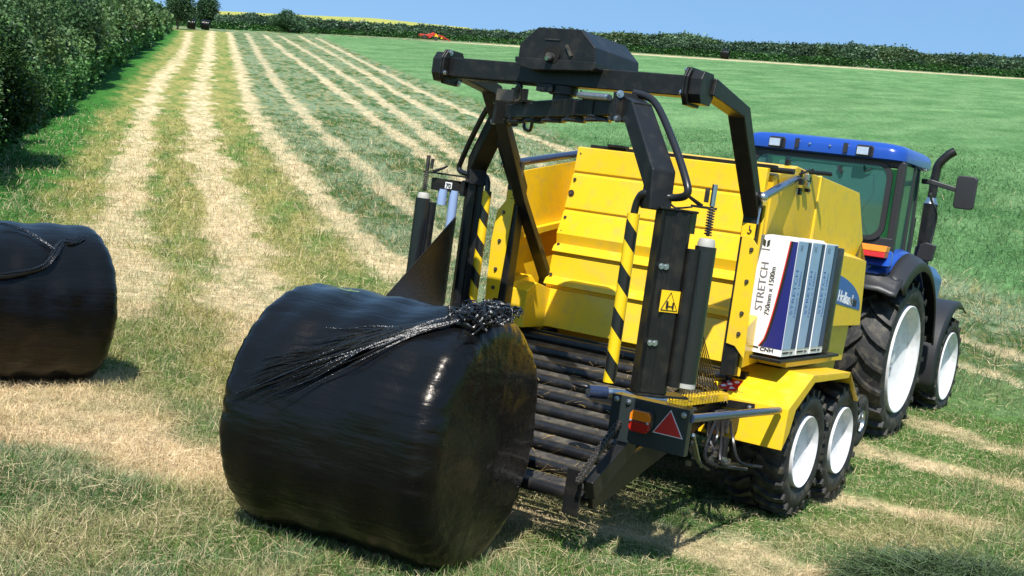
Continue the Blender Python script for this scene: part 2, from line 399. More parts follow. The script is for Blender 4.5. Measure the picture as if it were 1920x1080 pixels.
# ------------------------------------------------------------------ grass and hay stems
def blades(name, N, r0, r1, az0, az1, kind, label, area=None, hmul=1, wmul=1, flat=.35):
    u = RNG.random(N); rr = r0*(r1/r0)**(u**.9); az = np.radians(az0+(az1-az0)*RNG.random(N))
    x = rr*np.sin(az); y = rr*np.cos(az)
    if area is not None: x, y = area(N); rr = np.hypot(x, y)
    col, st, lush, dry, vg = field(x, y)
    n = fbm(x*1.6, y*1.6, 51, 4)-.5; n2 = fbm(x*5., y*5., 61, 3)-.5
    z = tz(x, y)+calm(x, y)*(n*.10+n2*.05)*(1-st)*(1-.4*lush)-.02*st-.035+vg*.12+lush*.25*sstep(12, 20, rr)
    sc = np.maximum(1, rr/9.)
    isflat = RNG.random(len(x)) < flat*(1-.6*st)
    L = np.where(isflat, .04+.13*RNG.random(len(x))**1.5, (.03+.05*RNG.random(len(x)))*(1+.6*(1-st)))*hmul*sc**.6*np.maximum(.45, calm(x, y))*(1-.8*sstep(28, 62, rr))
    W = np.where(isflat, .0028, .0038)*wmul*sc*(.7+.6*RNG.random(len(x)))
    th = RNG.random(len(x))*2*np.pi; tilt = np.where(isflat, .12+.25*RNG.random(len(x)), .7+.8*RNG.random(len(x)))
    d = np.stack([np.cos(th)*np.cos(tilt), np.sin(th)*np.cos(tilt), np.sin(tilt)], 1)
    sd = np.stack([-np.sin(th), np.cos(th), np.zeros(len(x))], 1); a2 = RNG.random(len(x))*np.pi
    up = np.cross(d, sd); s = sd*np.cos(a2)[:, None]+up*np.sin(a2)[:, None]
    b = np.stack([x, y, z+np.where(isflat, .005+.035*RNG.random(len(x)), 0)], 1)
    bend = np.stack([np.cos(th+RNG.normal(0, 1.2, len(x))), np.sin(th), -np.where(isflat, .35, .3)], 1)*(L*.16*RNG.random(len(x))*2)[:, None]
    m = b+d*(L*.55)[:, None]; e = b+d*L[:, None]+bend
    Wd = W[:, None]
    V = np.stack([b-s*Wd/2, b+s*Wd/2, m+s*Wd*.42, m-s*Wd*.42, e+s*Wd*.1, e-s*Wd*.1], 1).reshape(-1, 3)
    k = np.arange(len(x))[:, None]*6
    F = np.concatenate([k+np.array([[0, 1, 2, 3]]), k+np.array([[3, 2, 4, 5]])], 0)
    # per blade tint
    t = RNG.random((len(x), 1)); j = .65+.75*RNG.random((len(x), 1))
    c = col*j
    strawy = (RNG.random(len(x)) < (.16+.25*isflat+.1*dry)*(1-.93*lush))[:, None]*1.
    c = c*(1-strawy*.8)+C_STRAW[None]*.85*strawy*.8*(.7+.5*t)
    gr = (RNG.random(len(x)) < .10*(1-st*.5))[:, None]*1.; c = c*(1-gr*.7)+C_GREEN[None]*.8*gr*.7
    c6 = np.repeat(c, 6, 0)
    o = np_mesh(name, V, F, GRM, c6); tag(o, label, 'grass', kind='stuff'); return o
blades('grass', 520000, 3.6, 15, -64, 2, 0, 'cut grass stubble and hay stems covering the near field')
blades('grass', 150000, 14, 60, -60, -4, 0, 'coarser cut grass in the middle of the field', hmul=1.0, flat=.3)
def heap(N):
    a = RNG.random(N)*2*np.pi; q = np.sqrt(RNG.random(N))
    return -1.05+q*np.cos(a)*.75, 6.95+q*np.sin(a)*.55
def hay_heap():
    N = 16000; x, y = heap(N)
    r2 = ((x+1.05)/.75)**2+((y-6.95)/.55)**2; h = .20*np.clip(1-r2, 0, 1)**.7
    th = RNG.random(N)*2*np.pi; L = .12+.2*RNG.random(N); W = .003+.002*RNG.random(N)
    z = h*(.35+.75*RNG.random(N)); tl = RNG.normal(0, .28, N)
    d = np.stack([np.cos(th)*np.cos(tl), np.sin(th)*np.cos(tl), np.sin(tl)], 1); s = np.stack([-np.sin(th), np.cos(th), RNG.normal(0, .5, N)], 1)
    b = np.stack([x, y, z], 1); m = b+d*(L*.5)[:, None]; m[:, 2] += .03*RNG.random(N); e = b+d*L[:, None]; e[:, 2] -= .02
    Wd = W[:, None]
    V = np.stack([b-s*Wd/2, b+s*Wd/2, m+s*Wd/2, m-s*Wd/2, e+s*Wd*.2, e-s*Wd*.2], 1).reshape(-1, 3); k = np.arange(N)[:, None]*6
    F = np.concatenate([k+np.array([[0, 1, 2, 3]]), k+np.array([[3, 2, 4, 5]])], 0)
    t = RNG.random((N, 1)); c = (C_GREY[None]*t+C_GREEN[None]*.8*(1-t))*.55*(.4+.9*RNG.random((N, 1)))
    o = np_mesh('hay_heap', V, F, GRM, np.repeat(c, 6, 0)); tag(o, 'grey green heap of raked hay in the near right corner', 'hay', kind='stuff')
hay_heap()

def scraps():
    XC = -3.75; N = 480; x = XC-.3+RNG.random(N)*1.1; f = RNG.random(N)**2; y = 5.9+f*1.7; z = .36+f*.52+RNG.random(N)*.02
    k = N//3; x[:k] = -2.98+RNG.random(k)*.35; y[:k] = 6.3+RNG.random(k)*.9; z[:k] = .83+RNG.random(k)*.02
    th = RNG.random(N)*2*np.pi; L = .03+.07*RNG.random(N); d = np.stack([np.cos(th), np.sin(th), RNG.normal(0, .25, N)], 1); sd = np.stack([-np.sin(th), np.cos(th), RNG.normal(0, .4, N)], 1)
    b = np.stack([x, y, z], 1); V = np.stack([b-sd*.0018, b+sd*.0018, b+d*L[:, None]+sd*.001, b+d*L[:, None]-sd*.001], 1).reshape(-1, 3)
    F = np.arange(N)[:, None]*4+np.array([[0, 1, 2, 3]]); c = C_STRAW2[None]*(.2+.5*RNG.random((N, 1)))
    o = np_mesh('hay_scraps', V, F, GRM, np.repeat(c, 4, 0)); tag(o, 'loose hay stalks caught on the roller table', 'hay', kind='stuff')
scraps()
# ------------------------------------------------------------------ foliage
def leaves(P, size, cols, jitter=.5):
    N = len(P); n = RNG.normal(size=(N, 3)); n /= np.linalg.norm(n, axis=1)[:, None]; n[:, 2] = abs(n[:, 2])+.2
    n /= np.linalg.norm(n, axis=1)[:, None]
    a = np.cross(n, RNG.normal(size=(N, 3))); a /= np.linalg.norm(a, axis=1)[:, None]; b = np.cross(n, a)
    s = (size*(1-jitter/2+jitter*RNG.random(N)))[:, None]
    V = np.stack([P-a*s*.5, P+b*s*.32, P+a*s*.5, P-b*s*.32], 1).reshape(-1, 3)
    F = (np.arange(N)[:, None]*4+np.array([[0, 1, 2, 3]]))
    return V, F, np.repeat(cols, 4, 0)
G1 = np.array([.035, .085, .03]); G2 = np.array([.14, .25, .08]); G3 = np.array([.035, .09, .045])
def hedge(name, poly, H, Wd, N, near_w, label, core_c, size_k, seed, flowers=0, tall=None, g1=G1, g2=G2):
    P = np.array(poly, float); seg = np.hypot(*(P[1:]-P[:-1]).T); cum = np.concatenate([[0], np.cumsum(seg)]); L = cum[-1]
    # sample s with density falling with distance from the camera
    ss = np.linspace(0, L, 2000); X = np.interp(ss, cum, P[:, 0]); Y = np.interp(ss, cum, P[:, 1]); D = np.hypot(X, Y)
    wgt = 1/D**near_w; c = np.cumsum(wgt); c /= c[-1]; s = np.interp(RNG.random(N), c, ss)
    x = np.interp(s, cum, P[:, 0]); y = np.interp(s, cum, P[:, 1])
    dx = np.interp(s, ss, np.gradient(X)); dy = np.interp(s, ss, np.gradient(Y)); l = np.hypot(dx, dy); nx, ny = -dy/l, dx/l
    d = np.hypot(x, y)
    a = np.pi*.62*(RNG.random(N)**1.15)   # 0 = camera side base .. pi far side
    Hs = (np.interp(s/L, np.linspace(0, 1, len(H)), H) if hasattr(H, '__len__') else H)
    bs = .34 if seed == 5 else .12; PW = 1.35 if seed == 5 else .8
    def bump(s, a): return .52+.80*fbm(s*bs, a*1.2, seed, 4)+.26*(fbm(s*bs*4.5, a*3.4, seed+5, 3)-.5)
    B = bump(s, a)
    rad = B*(1-.25*RNG.random(N)**2)*(1+.16*(RNG.random(N) < .12)*RNG.random(N))
    off = -np.cos(a)*Wd/2*rad*(np.abs(np.sin(a))*.35+.65); hz = (np.sin(a)**PW)*Hs*rad
    px = x+nx*(off+Wd/2); py = y+ny*(off+Wd/2); pz = tz(px, py)+hz-.1
    cl = (.55*fbm(s*1.3, a*3, seed+9, 4)+.45*fbm(s*bs*1.2, a*1.4, seed+19, 2))[:, None]; t = np.clip((cl-.38)*4, 0, 1)
    hi = np.clip(hz/np.maximum(Hs, .1), 0, 1)[:, None]
    cols = g1*(1-t)+g2*t; cols = cols*(.65+.7*RNG.random((N, 1)))
    sp1 = np.clip((fbm(s*bs*1.7, a*1.5, seed+21, 3)-.52)*7, 0, 1)[:, None]; cols = cols*(1-.55*sp1)+np.array([.13, .19, .06])*.55*sp1*(.7+.6*RNG.random((N, 1)))
    sp2 = np.clip((fbm(s*bs*2.3+9, a*1.9, seed+31, 3)-.56)*7, 0, 1)[:, None]; cols = cols*(1-.5*sp2)+np.array([.02, .045, .018])*.5*sp2
    low = (hi < .36+.3*(fbm(s*.8, a*3, seed+41, 3)[:, None]-.3))&(RNG.random((N, 1)) < .85); cols = np.where(low, np.array([.085, .21, .055])*(.7+.6*RNG.random((N, 1))), cols)
    if flowers:
        f = (fbm(s*.25, a*2, seed+13, 3) > .62)&(RNG.random(N) < flowers); cols[f] = np.array([.4, .42, .36])
    V, F, c4 = leaves(np.stack([px, py, pz], 1), np.maximum(.055, size_k*d), cols)
    o = bpy.data.objects.new(name, None); COL.objects.link(o); tag(o, label, 'hedge')
    lf = np_mesh('foliage', V, F, LFM, c4); lf.parent = o
    # inner mass of twigs
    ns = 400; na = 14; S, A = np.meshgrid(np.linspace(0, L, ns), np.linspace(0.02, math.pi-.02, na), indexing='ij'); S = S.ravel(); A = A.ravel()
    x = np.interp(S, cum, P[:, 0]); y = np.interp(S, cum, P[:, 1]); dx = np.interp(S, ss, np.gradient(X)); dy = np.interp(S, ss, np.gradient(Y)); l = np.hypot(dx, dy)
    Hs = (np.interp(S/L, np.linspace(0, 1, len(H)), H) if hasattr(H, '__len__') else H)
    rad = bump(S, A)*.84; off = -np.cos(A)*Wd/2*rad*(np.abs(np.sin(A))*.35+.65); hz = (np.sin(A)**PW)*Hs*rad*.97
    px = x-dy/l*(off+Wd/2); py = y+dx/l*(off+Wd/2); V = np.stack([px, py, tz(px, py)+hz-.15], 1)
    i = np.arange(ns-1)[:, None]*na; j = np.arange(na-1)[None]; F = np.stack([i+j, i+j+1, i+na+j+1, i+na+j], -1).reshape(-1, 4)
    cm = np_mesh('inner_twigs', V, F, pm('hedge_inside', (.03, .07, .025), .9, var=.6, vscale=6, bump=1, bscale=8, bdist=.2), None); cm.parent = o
    return o
hedge('hedge', HEDGE, [4.4, 4.8, 5.1, 5.1, 4.9, 4.4, 4.0, 3.4], 7.5, 380000, 1.15, 'tall bushy hedge running up the left side of the field', None, .0029, 5, flowers=.05)
FH = [(-198, 172), (-181, 168), (-172, 166), (-167, 173), (-160, 181), (-152, 192), (-140, 198), (-122, 200), (-101, 202), (-75, 205.5), (-41, 212), (10, 222)]
hedge('hedge', FH, [3.5, 3.3, 2.9, 2.8, 3.0, 3.2, 3.4, 3.4, 3.2, 2.9, 2.3, 2.1], 3.5, 120000, 0, 'long dark hedge along the far top edge of the field', None, .0022, 15, flowers=.08, g1=np.array([.075, .135, .085]), g2=np.array([.14, .23, .13]))  # distance haze put into the leaf colours: lighter and greyer greens
def bush(name, c, rx, rz, N, size, label, cat, seed, trunk_h, g1=G1, g2=G2, lobes=9, tr=.12, group=None):
    zb = tz1(c[0], c[1]); e = thing(name, label, cat, (c[0], c[1], zb), group)
    rs = np.random.default_rng(seed); L = []
    for k in range(lobes):
        a = rs.random()*2*math.pi; q = rs.random()**.6*rx*.62; L.append((q*math.cos(a), q*math.sin(a), trunk_h+rz*(.45+1.0*rs.random()), rx*(.38+.25*rs.random()), rz*(.38+.25*rs.random())))
    L.append((0, 0, trunk_h+rz, rx*.7, rz*.8))
    P = []; 
    for (lx, ly, lz, lr, lh) in L:
        n = N//len(L); d = rs.normal(size=(n, 3)); d /= np.linalg.norm(d, axis=1)[:, None]; rad = .66+.42*rs.random(n)+.2*(rs.random(n) < .1)*rs.random(n)
        cl = fbm(d[:, 0]*3+lx, d[:, 1]*3+d[:, 2]*2, seed, 3); rad = rad*(.72+.55*cl)
        P.append(np.stack([lx+d[:, 0]*rad*lr, ly+d[:, 1]*rad*lr, lz+d[:, 2]*rad*lh], 1))
    P = np.concatenate(P); P = P[P[:, 2] > .02]
    t = np.clip((fbm(P[:, 0]*1.5/rx*2, P[:, 1]*1.5/rx*2+P[:, 2]*2, seed+2, 3)-.35)*2.5, 0, 1)[:, None]
    V, F, c4 = leaves(P, np.full(len(P), size), (g1*(1-t)+g2*t)*(.7+.6*rs.random((len(P), 1))))
    o = np_mesh('crown', V, F, LFM, c4); o.parent = e
    b = MB(); z0 = zb
    BK = pm('bark', (.09, .07, .05), .9, var=.4, bump=.6, bscale=20)
    b.tube([(c[0], c[1], z0-.2), (c[0]+.1*rx, c[1], z0+trunk_h*.6+.1), (c[0], c[1]+.05, z0+trunk_h+rz*.9)], (tr, tr*.4), 8)
    for k in range(7):
        l = L[k % len(L)]; b.tube([(c[0], c[1], z0+trunk_h*.5), (c[0]+l[0]*.5, c[1]+l[1]*.5, z0+l[2]*.7), (c[0]+l[0], c[1]+l[1], z0+l[2])], (tr*.5, tr*.12), 6)
    b.build('trunk', BK, e, smooth=True); return e
bush('hedge_tree', (-163, 148.5), 2.7, 2.9, 9000, .3, 'dark round tree at the top end of the left hedge', 'tree', 3, 1.0, g1=np.array([.025, .06, .028]), g2=np.array([.07, .14, .055]), lobes=14, tr=.2)
bush('hedge_tree', (-176, 167.5), 2.5, 2.4, 8000, .3, 'smaller dark tree beside the far stack of black bales', 'tree', 4, 1.0, g1=np.array([.025, .06, .028]), g2=np.array([.07, .14, .055]), lobes=14, tr=.2)
bush('hedge_tree', (-160.5, 172.5), 3.3, 2.1, 8000, .3, 'pale green rounded bush rising above the far hedge', 'bush', 6, .3, g1=np.array([.04, .09, .04]), g2=np.array([.1, .18, .08]), tr=.15)
bush('overhanging_bush', (-30.0, 20.6), 2.3, 1.7, 40000, .12, 'big dark leafy bush bulging out of the near left hedge', 'bush', 8, .75, g1=np.array([.015, .045, .012]), g2=np.array([.06, .13, .03]), lobes=12, tr=.12)
# bare twigs hanging out of the bush
tb = MB()
bx, by = -27.4, 19.5
for k in range(34):
    p = Vector((bx+random.uniform(-1.4, .2), by+random.uniform(-1.2, .3), tz1(bx, by)+.9+random.random()*1.2))
    q = p+Vector((random.uniform(.1, 1.0), random.uniform(-.9, .0), random.uniform(-.35, .45))); mmm = (p+q)/2+Vector((random.uniform(-.1, .1), 0, random.uniform(-.05, .16)))
    tb.tube([p, mmm, q], (.012, .004), 5)
e = thing('dead_branches', 'pale bare twigs poking out below the dark bush', 'branches', (bx, by, tz1(bx, by)))
tb.build('twigs', pm('pale_twig', (.28, .22, .16), .8, var=.3), e, smooth=True)

# flowering crop on the hill behind the hedges
def crop():
    az = np.radians(np.arange(-75, -26, .5)); S = np.interp(np.degrees(az), [-75, -55, -48, -45.8, -39.3, -35, -31, -26], [.072, .083, .0975, .1048, .1178, .1215, .108, .09])
    rows = []
    for r, k, dz in [(262, .9, 0), (290, .985, 0), (320, .999, 0), (350, 1, 0), (440, .99, 0), (720, .9, 0)]:
        rows.append(np.stack([r*np.sin(az), r*np.cos(az), 1.86+S*r*k+dz], 1))
    V = np.concatenate(rows); na = len(az); i = np.arange(len(rows)-1)[:, None]*na; j = np.arange(na-1)[None]
    F = np.stack([i+j, i+j+1, i+na+j+1, i+na+j], -1).reshape(-1, 4)[:, ::-1]
    o = np_mesh('crop_field', V, F, pm('flowering_crop', (.34, .34, .06), .9, var=.35, vscale=.6, bump=1, bscale=2, bdist=.3), None); tag(o, 'yellow flowering crop field on the hill beyond the hedge', None, kind='structure')
crop()

# ------------------------------------------------------------------ bales
def filmmat(name, seed):
    m = bpy.data.materials.new(name); m.use_nodes = True; t = m.node_tree; p = t.nodes['Principled BSDF']
    p.inputs['Base Color'].default_value = (.0035, .0035, .0038, 1); p.inputs['Specular IOR Level'].default_value = .26
    p.inputs['Coat Weight'].default_value = .18; p.inputs['Specular Tint'].default_value = (1, .92, .84, 1); p.inputs['Coat Roughness'].default_value = .13; p.inputs['Coat IOR'].default_value = 1.4
    tc = t.nodes.new('ShaderNodeTexCoord'); last = None
    def noise(sc, det, st, dist, stren, prev, rot=(0, 0, 0)):
        mp = t.nodes.new('ShaderNodeMapping'); mp.inputs['Scale'].default_value = st; mp.inputs['Location'].default_value = (seed, 0, 0); mp.inputs['Rotation'].default_value = rot
        n = t.nodes.new('ShaderNodeTexNoise'); n.inputs['Scale'].default_value = sc; n.inputs['Detail'].default_value = det
        t.links.new(tc.outputs['Object'], mp.inputs[0]); t.links.new(mp.outputs[0], n.inputs[0])
        b = t.nodes.new('ShaderNodeBump'); b.inputs['Strength'].default_value = stren; b.inputs['Distance'].default_value = dist
        t.links.new(n.outputs[0], b.inputs['Height'])
        if prev: t.links.new(prev.outputs[0], b.inputs['Normal'])
        return b, n
    b1, _ = noise(2.2, 4, (.7, 1.6, 1.6), .05, .55, None)
    b2, n2 = noise(10, 5, (.16, 1, 2.2), .012, .55, b1, (0, R_(8), 0))
    b3, _ = noise(38, 5, (.10, 1, 1), .005, .5, b2, (0, R_(-14), 0))
    b4, _ = noise(75, 5, (1, 1, .08), .003, .3, b3)
    t.links.new(b4.outputs[0], p.inputs['Normal'])
    mr = t.nodes.new('ShaderNodeMapRange'); mr.inputs[3].default_value = .17; mr.inputs[4].default_value = .42; t.links.new(n2.outputs[0], mr.inputs[0]); t.links.new(mr.outputs[0], p.inputs['Roughness'])
    return m
FM = filmmat('black_bale_film', 3.3); 
def bale_shape(r, L, k, seed, ns=64, na=160, lump=.02):
    """axis along x, pleated shoulders"""
    prof = []
    for q in (0, .15, .35, .6, .8, .92): prof.append((-L/2-.02*math.cos(q*1.5), (r-k)*q))
    for i in range(15):
        a = i/14*math.pi/2; prof.append((-L/2+k-k*math.cos(a)**.85 if math.cos(a) > 1e-6 else -L/2+k, r-k+k*math.sin(a)))
    mid = [(-L/2+k+(L-2*k)*i/30, r) for i in range(1, 30)]
    prof = prof+mid+[(-p[0], p[1]) for p in prof[::-1]]
    pr = np.array(prof); n = len(pr); th = np.linspace(0, 2*np.pi, na, endpoint=False)
    A, T = np.meshgrid(np.arange(n), th, indexing='ij'); x = pr[A, 0]; rr = pr[A, 1]
    cy = np.cos(T); sy = np.sin(T); xs = x.ravel(); 
    lum = (fbm(xs*2.2+7, (T.ravel())*1.6, seed, 3)-.5)*lump*2+(fbm(xs*1.1+7, cy.ravel()*1.3+sy.ravel()*2, seed+3, 2)-.5)*lump*2
    band = .006*np.sin(xs*22+T.ravel()*1.0)
    edge = np.clip((np.abs(xs)-(L/2-k*1.15))/(k*1.15), 0, 1)
    pleat = .007*edge*np.sin(T.ravel()*34+fbm(xs*6, T.ravel()*9, seed+8, 2)*9)
    fr = rr.ravel()/r; rad = rr.ravel()+(lum+band)*np.clip(fr*1.2-.2, 0, 1)+pleat*fr
    # settles slightly where it meets the ground
    X = xs+(fbm(cy.ravel()*3*fr, sy.ravel()*3*fr, seed+4, 3)-.5)*.03*np.sign(xs)*edge
    V = np.stack([X, cy.ravel()*rad, sy.ravel()*rad], 1); V[:, 2] = np.where(V[:, 2] < -r*.93, -r*.93+(V[:, 2]+r*.93)*.3, V[:, 2])
    i = np.arange(n-1)[:, None]*na; j = np.arange(na)[None]; F = np.stack([i+j, i+(j+1) % na, i+na+(j+1) % na, i+na+j], -1).reshape(-1, 4)
    return V, F
def bale(c, r, L, yaw, label, seed, k=.13, group=None, tails=None):
    e = bpy.data.objects.new('wrapped_bale', None); COL.objects.link(e); e.location = (c[0], c[1], c[2]-r); e.rotation_euler = (0, 0, yaw)
    tag(e, label, 'bale', group)
    V, F = bale_shape(r, L, k, seed); V[:, 2] += r
    o = np_mesh('bale_body', V, F, FM, None, True); o.parent = e
    return e
def surf(s, th, r, lift=0):
    """local point on the bale side; th measured from +y toward +z"""
    return Vector((s, (r+lift)*math.cos(th), (r+lift)*math.sin(th)+r))
TAIL = pm('gathered_film', (.006, .006, .007), .25, coat=.3, var=.3, bump=.9, bscale=70, bdist=.006)
e1 = bale((-3.76, 5.10, .60), .64, 1.2, .129, 'large black wrapped round bale in front just rolled off the machine', 5, group='wrapped round bales')
t = MB(); r = .64
for k in range(40):          # gathered end: fans out from the knot across the bale
    f = (k/39)**1.7; wv = random.uniform(-1, 1)
    s1 = -.50+.30*f+random.uniform(-.03, .03); a1 = R_(173-36*f+random.uniform(-2, 2))
    if random.random() < .5: s1 += .25*random.random(); a1 -= R_(9)*random.random()
    pts = []
    n = 9
    for i in range(n):
        q = i/(n-1); g = q**1.5
        s = .50*(1-q)+s1*q+.01*math.sin(q*9+k); th = R_(106)*(1-q)+a1*q+R_(5)*math.sin(q*math.pi)
        th += R_(2.4)*math.sin(q*7+wv*3)*(1-g)*.8
        pts.append(surf(s, th, r, .012+.012*(1-q)+.006*math.sin(q*13+k*1.7)))
    t.tube(pts, (.008*random.uniform(.5, 1.3), .0015), 5)
for k in range(75):         # crumpled knot at the shoulder
    s = .44+random.random()*.2; th = R_(92+random.random()*18); pts = []
    for i in range(5):
        pts.append(surf(s, th, r, .0+.075*random.random())); s += random.uniform(-.07, .07); th += R_(random.uniform(-6, 6)); s = min(max(s, .36), .68)
    t.tube(pts, random.uniform(.003, .009), 6)
t.v = [a+Vector((e1.location)) for a in t.v]; t.build('film_tail', TAIL, e1, smooth=True)
t = MB()
for pts in [[(-.33, 97), (-.27, 99), (-.2, 97.5)], [(-.26, 95), (-.25, 100)]]:
    t.tube([surf(a, R_(b), .64, .012) for a, b in pts], .002, 4)
t.v = [a+Vector((e1.location)) for a in t.v]; t.build('grass_wisp', pm('wisp', (.25, .35, .1), .7), e1)
e2 = bale((-8.02, 5.93, .50), .62, 1.3, R_(76), 'black wrapped bale cut off by the left edge of the picture', 25, k=.11, group='wrapped round bales')
t = MB(); r = .62
def e2tail(path, n, w, rad):
    for k in range(n):
        o1 = random.uniform(-w, w); o2 = random.uniform(-w, w)*60
        t.tube([surf(a+o1*random.uniform(.6, 1.3), R_(b+o2*random.uniform(.6, 1.2)), r, .008+.025*random.random()) for a, b in path], rad*random.uniform(.6, 1.3), 5)
E2PATH = [(.42, 118), (.33, 124), (.25, 125), (.15, 137), (.05, 146), (-.15, 152), (-.4, 156)]
e2tail(E2PATH, 46, .022, .0035); e2tail(E2PATH[:4], 34, .035, .004); e2tail([(.17, 132), (.03, 116), (-.15, 108), (-.3, 112)], 3, .008, .004)
t.v = [a+Vector((e2.location)) for a in t.v]; t.build('film_tail', TAIL, e2, smooth=True)
def farbale(x, y, yaw, label, r=.68):
    e = bpy.data.objects.new('wrapped_bale', None); COL.objects.link(e); e.location = (x, y, tz1(x, y)-.03); e.rotation_euler = (0, 0, yaw); tag(e, label, 'bale', 'wrapped round bales')
    V, F = bale_shape(r, 1.4, .15, 3); V[:, 2] += r; o = np_mesh('bale_body', V, F, FM, None, True); o.parent = e
farbale(-164.5, 156.2, .75, 'right one of the black bales stacked under the far trees', .85)
farbale(-166.8, 155.2, .75, 'middle one of the black bales stacked under the far trees', .85)
farbale(-171.5, 153.0, .75, 'left, half hidden bale under the far trees', .8)
farbale(-86.0, 198.5, .2, 'lone black bale by the straw strip below the far hedge', .8)
farbale(-109.5, 195.5, .2, 'far black bale mostly hidden behind the machine top box', .9)
def bolts(lst, parent, m=None, r=.011, name='bolt'):
    me = {}
    for p, n, *k in lst:
        p = Vector(p); n = Vector(n).normalized(); rr = k[0] if k else r; key = (round(rr, 4), tuple(round(q, 2) for q in n))
        if key not in me:
            b = MB(); b.tube([Vector(), n*.008], rr*1.35, 10, m or CHR, smooth=False); b.tube([Vector(), n*.016], rr*.8, 6, m or CHR, smooth=False); o = b.build(name, m or CHR, None); me[key] = o.data
        else: o = bpy.data.objects.new(name, me[key]); COL.objects.link(o)
        off = Vector((0, 0, 0)); q = parent
        while q: off += q.location; q = q.parent
        o.parent = parent; o.location = p-off
# ------------------------------------------------------------------ baler wrapper
XC = -3.75
BW = thing('baler_wrapper', 'yellow combination baler and bale wrapper with black wrapping frame', 'farm machine', (XC, 8.4, 0))
def bolt(b, p, n, r=.011, m=CHR):
    p = Vector(p); n = Vector(n).normalized(); b.tube([p, p+n*.008], r*1.35, 10, m, smooth=False); b.tube([p, p+n*.016], r*.8, 6, m, smooth=False)
def part(b, name, m, bevel=0, smooth=False, parent=BW, label=None): return b.build(name, m, parent, bevel, smooth, label)
# tailgate: ribbed yellow door
zt, zb_ = 2.24, .925
def ty(z): return 7.78+(z-.92)/(1.32)*.20
prof = [(2.24, .0), (2.235, -.02)]
def rib(z, kind):
    if kind == 0: return [(z+.012, 0), (z+.008, .014), (z-.012, .014), (z-.016, 0)]
    return [(z+.075, .012), (z+.055, -.018), (z+.018, -.028), (z+.012, .012), (z-.008, .02), (z-.012, -.002)]
for z, kd in [(2.051, 0), (1.779, 0), (1.452, 1), (1.213, 1)]: prof += rib(z, kd)
prof += [(.93, 0)]
ins = []
for z, o in prof:
    ins.append((z, o))
# darker inclined band between the 2nd and 3rd rib
prof2 = []
for z, o in ins: prof2.append(Vector((0, ty(z)+o, z)))
k = [i for i, p in enumerate(prof2) if p.z < 1.7][0]; prof2.insert(k, Vector((0, ty(1.60)-.02, 1.60)))
b = MB()
def edge_l(z): return XC-.725-(2.24-z)*.04
def edge_r(z): return XC+.725
t_ = .02; n = len(prof2); vs = []
for p in prof2: vs += [(edge_l(p.z), p.y, p.z), (edge_r(p.z), p.y, p.z), (edge_l(p.z), p.y+t_+.03, p.z), (edge_r(p.z), p.y+t_+.03, p.z)]
fs = []
for i in range(n-1):
    a = i*4; c_ = a+4; fs += [(a, c_, c_+1, a+1), (a+2, a+3, c_+3, c_+2), (a, a+2, c_+2, c_), (a+1, c_+1, c_+3, a+3)]
fs += [(0, 1, 3, 2), (4*n-4, 4*n-2, 4*n-1, 4*n-3)]
b.add(vs, fs); tg = part(b, 'tailgate', YEL, .003)
bolts([((edge_l(z)+.03, ty(z)-.002, z), (0, -1, 0), .009) for z in (2.19, 2.0, 1.72, 1.62, 1.52, 1.3, 1.12, .97)]+[((edge_l(1.9)+.03, ty(1.9)-.004, 1.9), (0, -1, 0), .017), ((XC+.66, ty(2.18)-.002, 2.18), (0, -1, 0), .008)], tg, DRK)
b = MB(); b.box(XC-.65, XC+.76, 8.0, 8.06, 2.24, 2.265); b.box(XC-.50, XC-.36, 7.97, 8.05, 2.262, 2.28)
b.tube([(XC-.72, 8.1, 2.22), (XC+.86, 8.1, 2.24)], .02, 10, smooth=False)
part(b, 'top_rail', BLK, .003)
b = MB(); b.prism([(XC-.30, 8.02, 2.24), (XC-.22, 8.02, 2.24), (XC-.215, 8.02, 2.33), (XC-.24, 8.02, 2.355), (XC-.28, 8.02, 2.355), (XC-.30, 8.02, 2.33)], (0, .02, 0)); part(b, 'lifting_lug', BLK, .004)
# main body behind the gate (bale chamber) and front
b = MB()
b.prism([(XC-.74, 8.06, .75), (XC-.74, 8.06, 2.2), (XC-.74, 8.5, 2.3), (XC-.74, 9.3, 2.25), (XC-.74, 9.9, 1.9), (XC-.74, 10.2, 1.2), (XC-.74, 10.0, .55), (XC-.74, 8.4, .5)], (1.48, 0, 0))
part(b, 'bale_chamber', pm('chamber_paint', (.7, .43, .015), .35, var=.1, dust=.3), .01)
b = MB()   # under chassis, axle beam, drawbar, pickup
b.box(XC-.80, XC+.80, 7.75, 10.0, .42, .60); b.bar((XC, 9.9, .55), (XC, 11.6, .50), .14, .16); b.box(XC-.95, XC+.95, 8.2, 8.65, .36, .46)
b.box(XC-1.0, XC-.82, 7.3, 9.4, .55, .72); b.box(XC+.82, XC+.98, 7.3, 9.4, .55, .68)
b.cyl((XC-1.0, 9.75, .42), (XC+1.0, 9.75, .42), .16, 18)
part(b, 'chassis', DRK, .006)
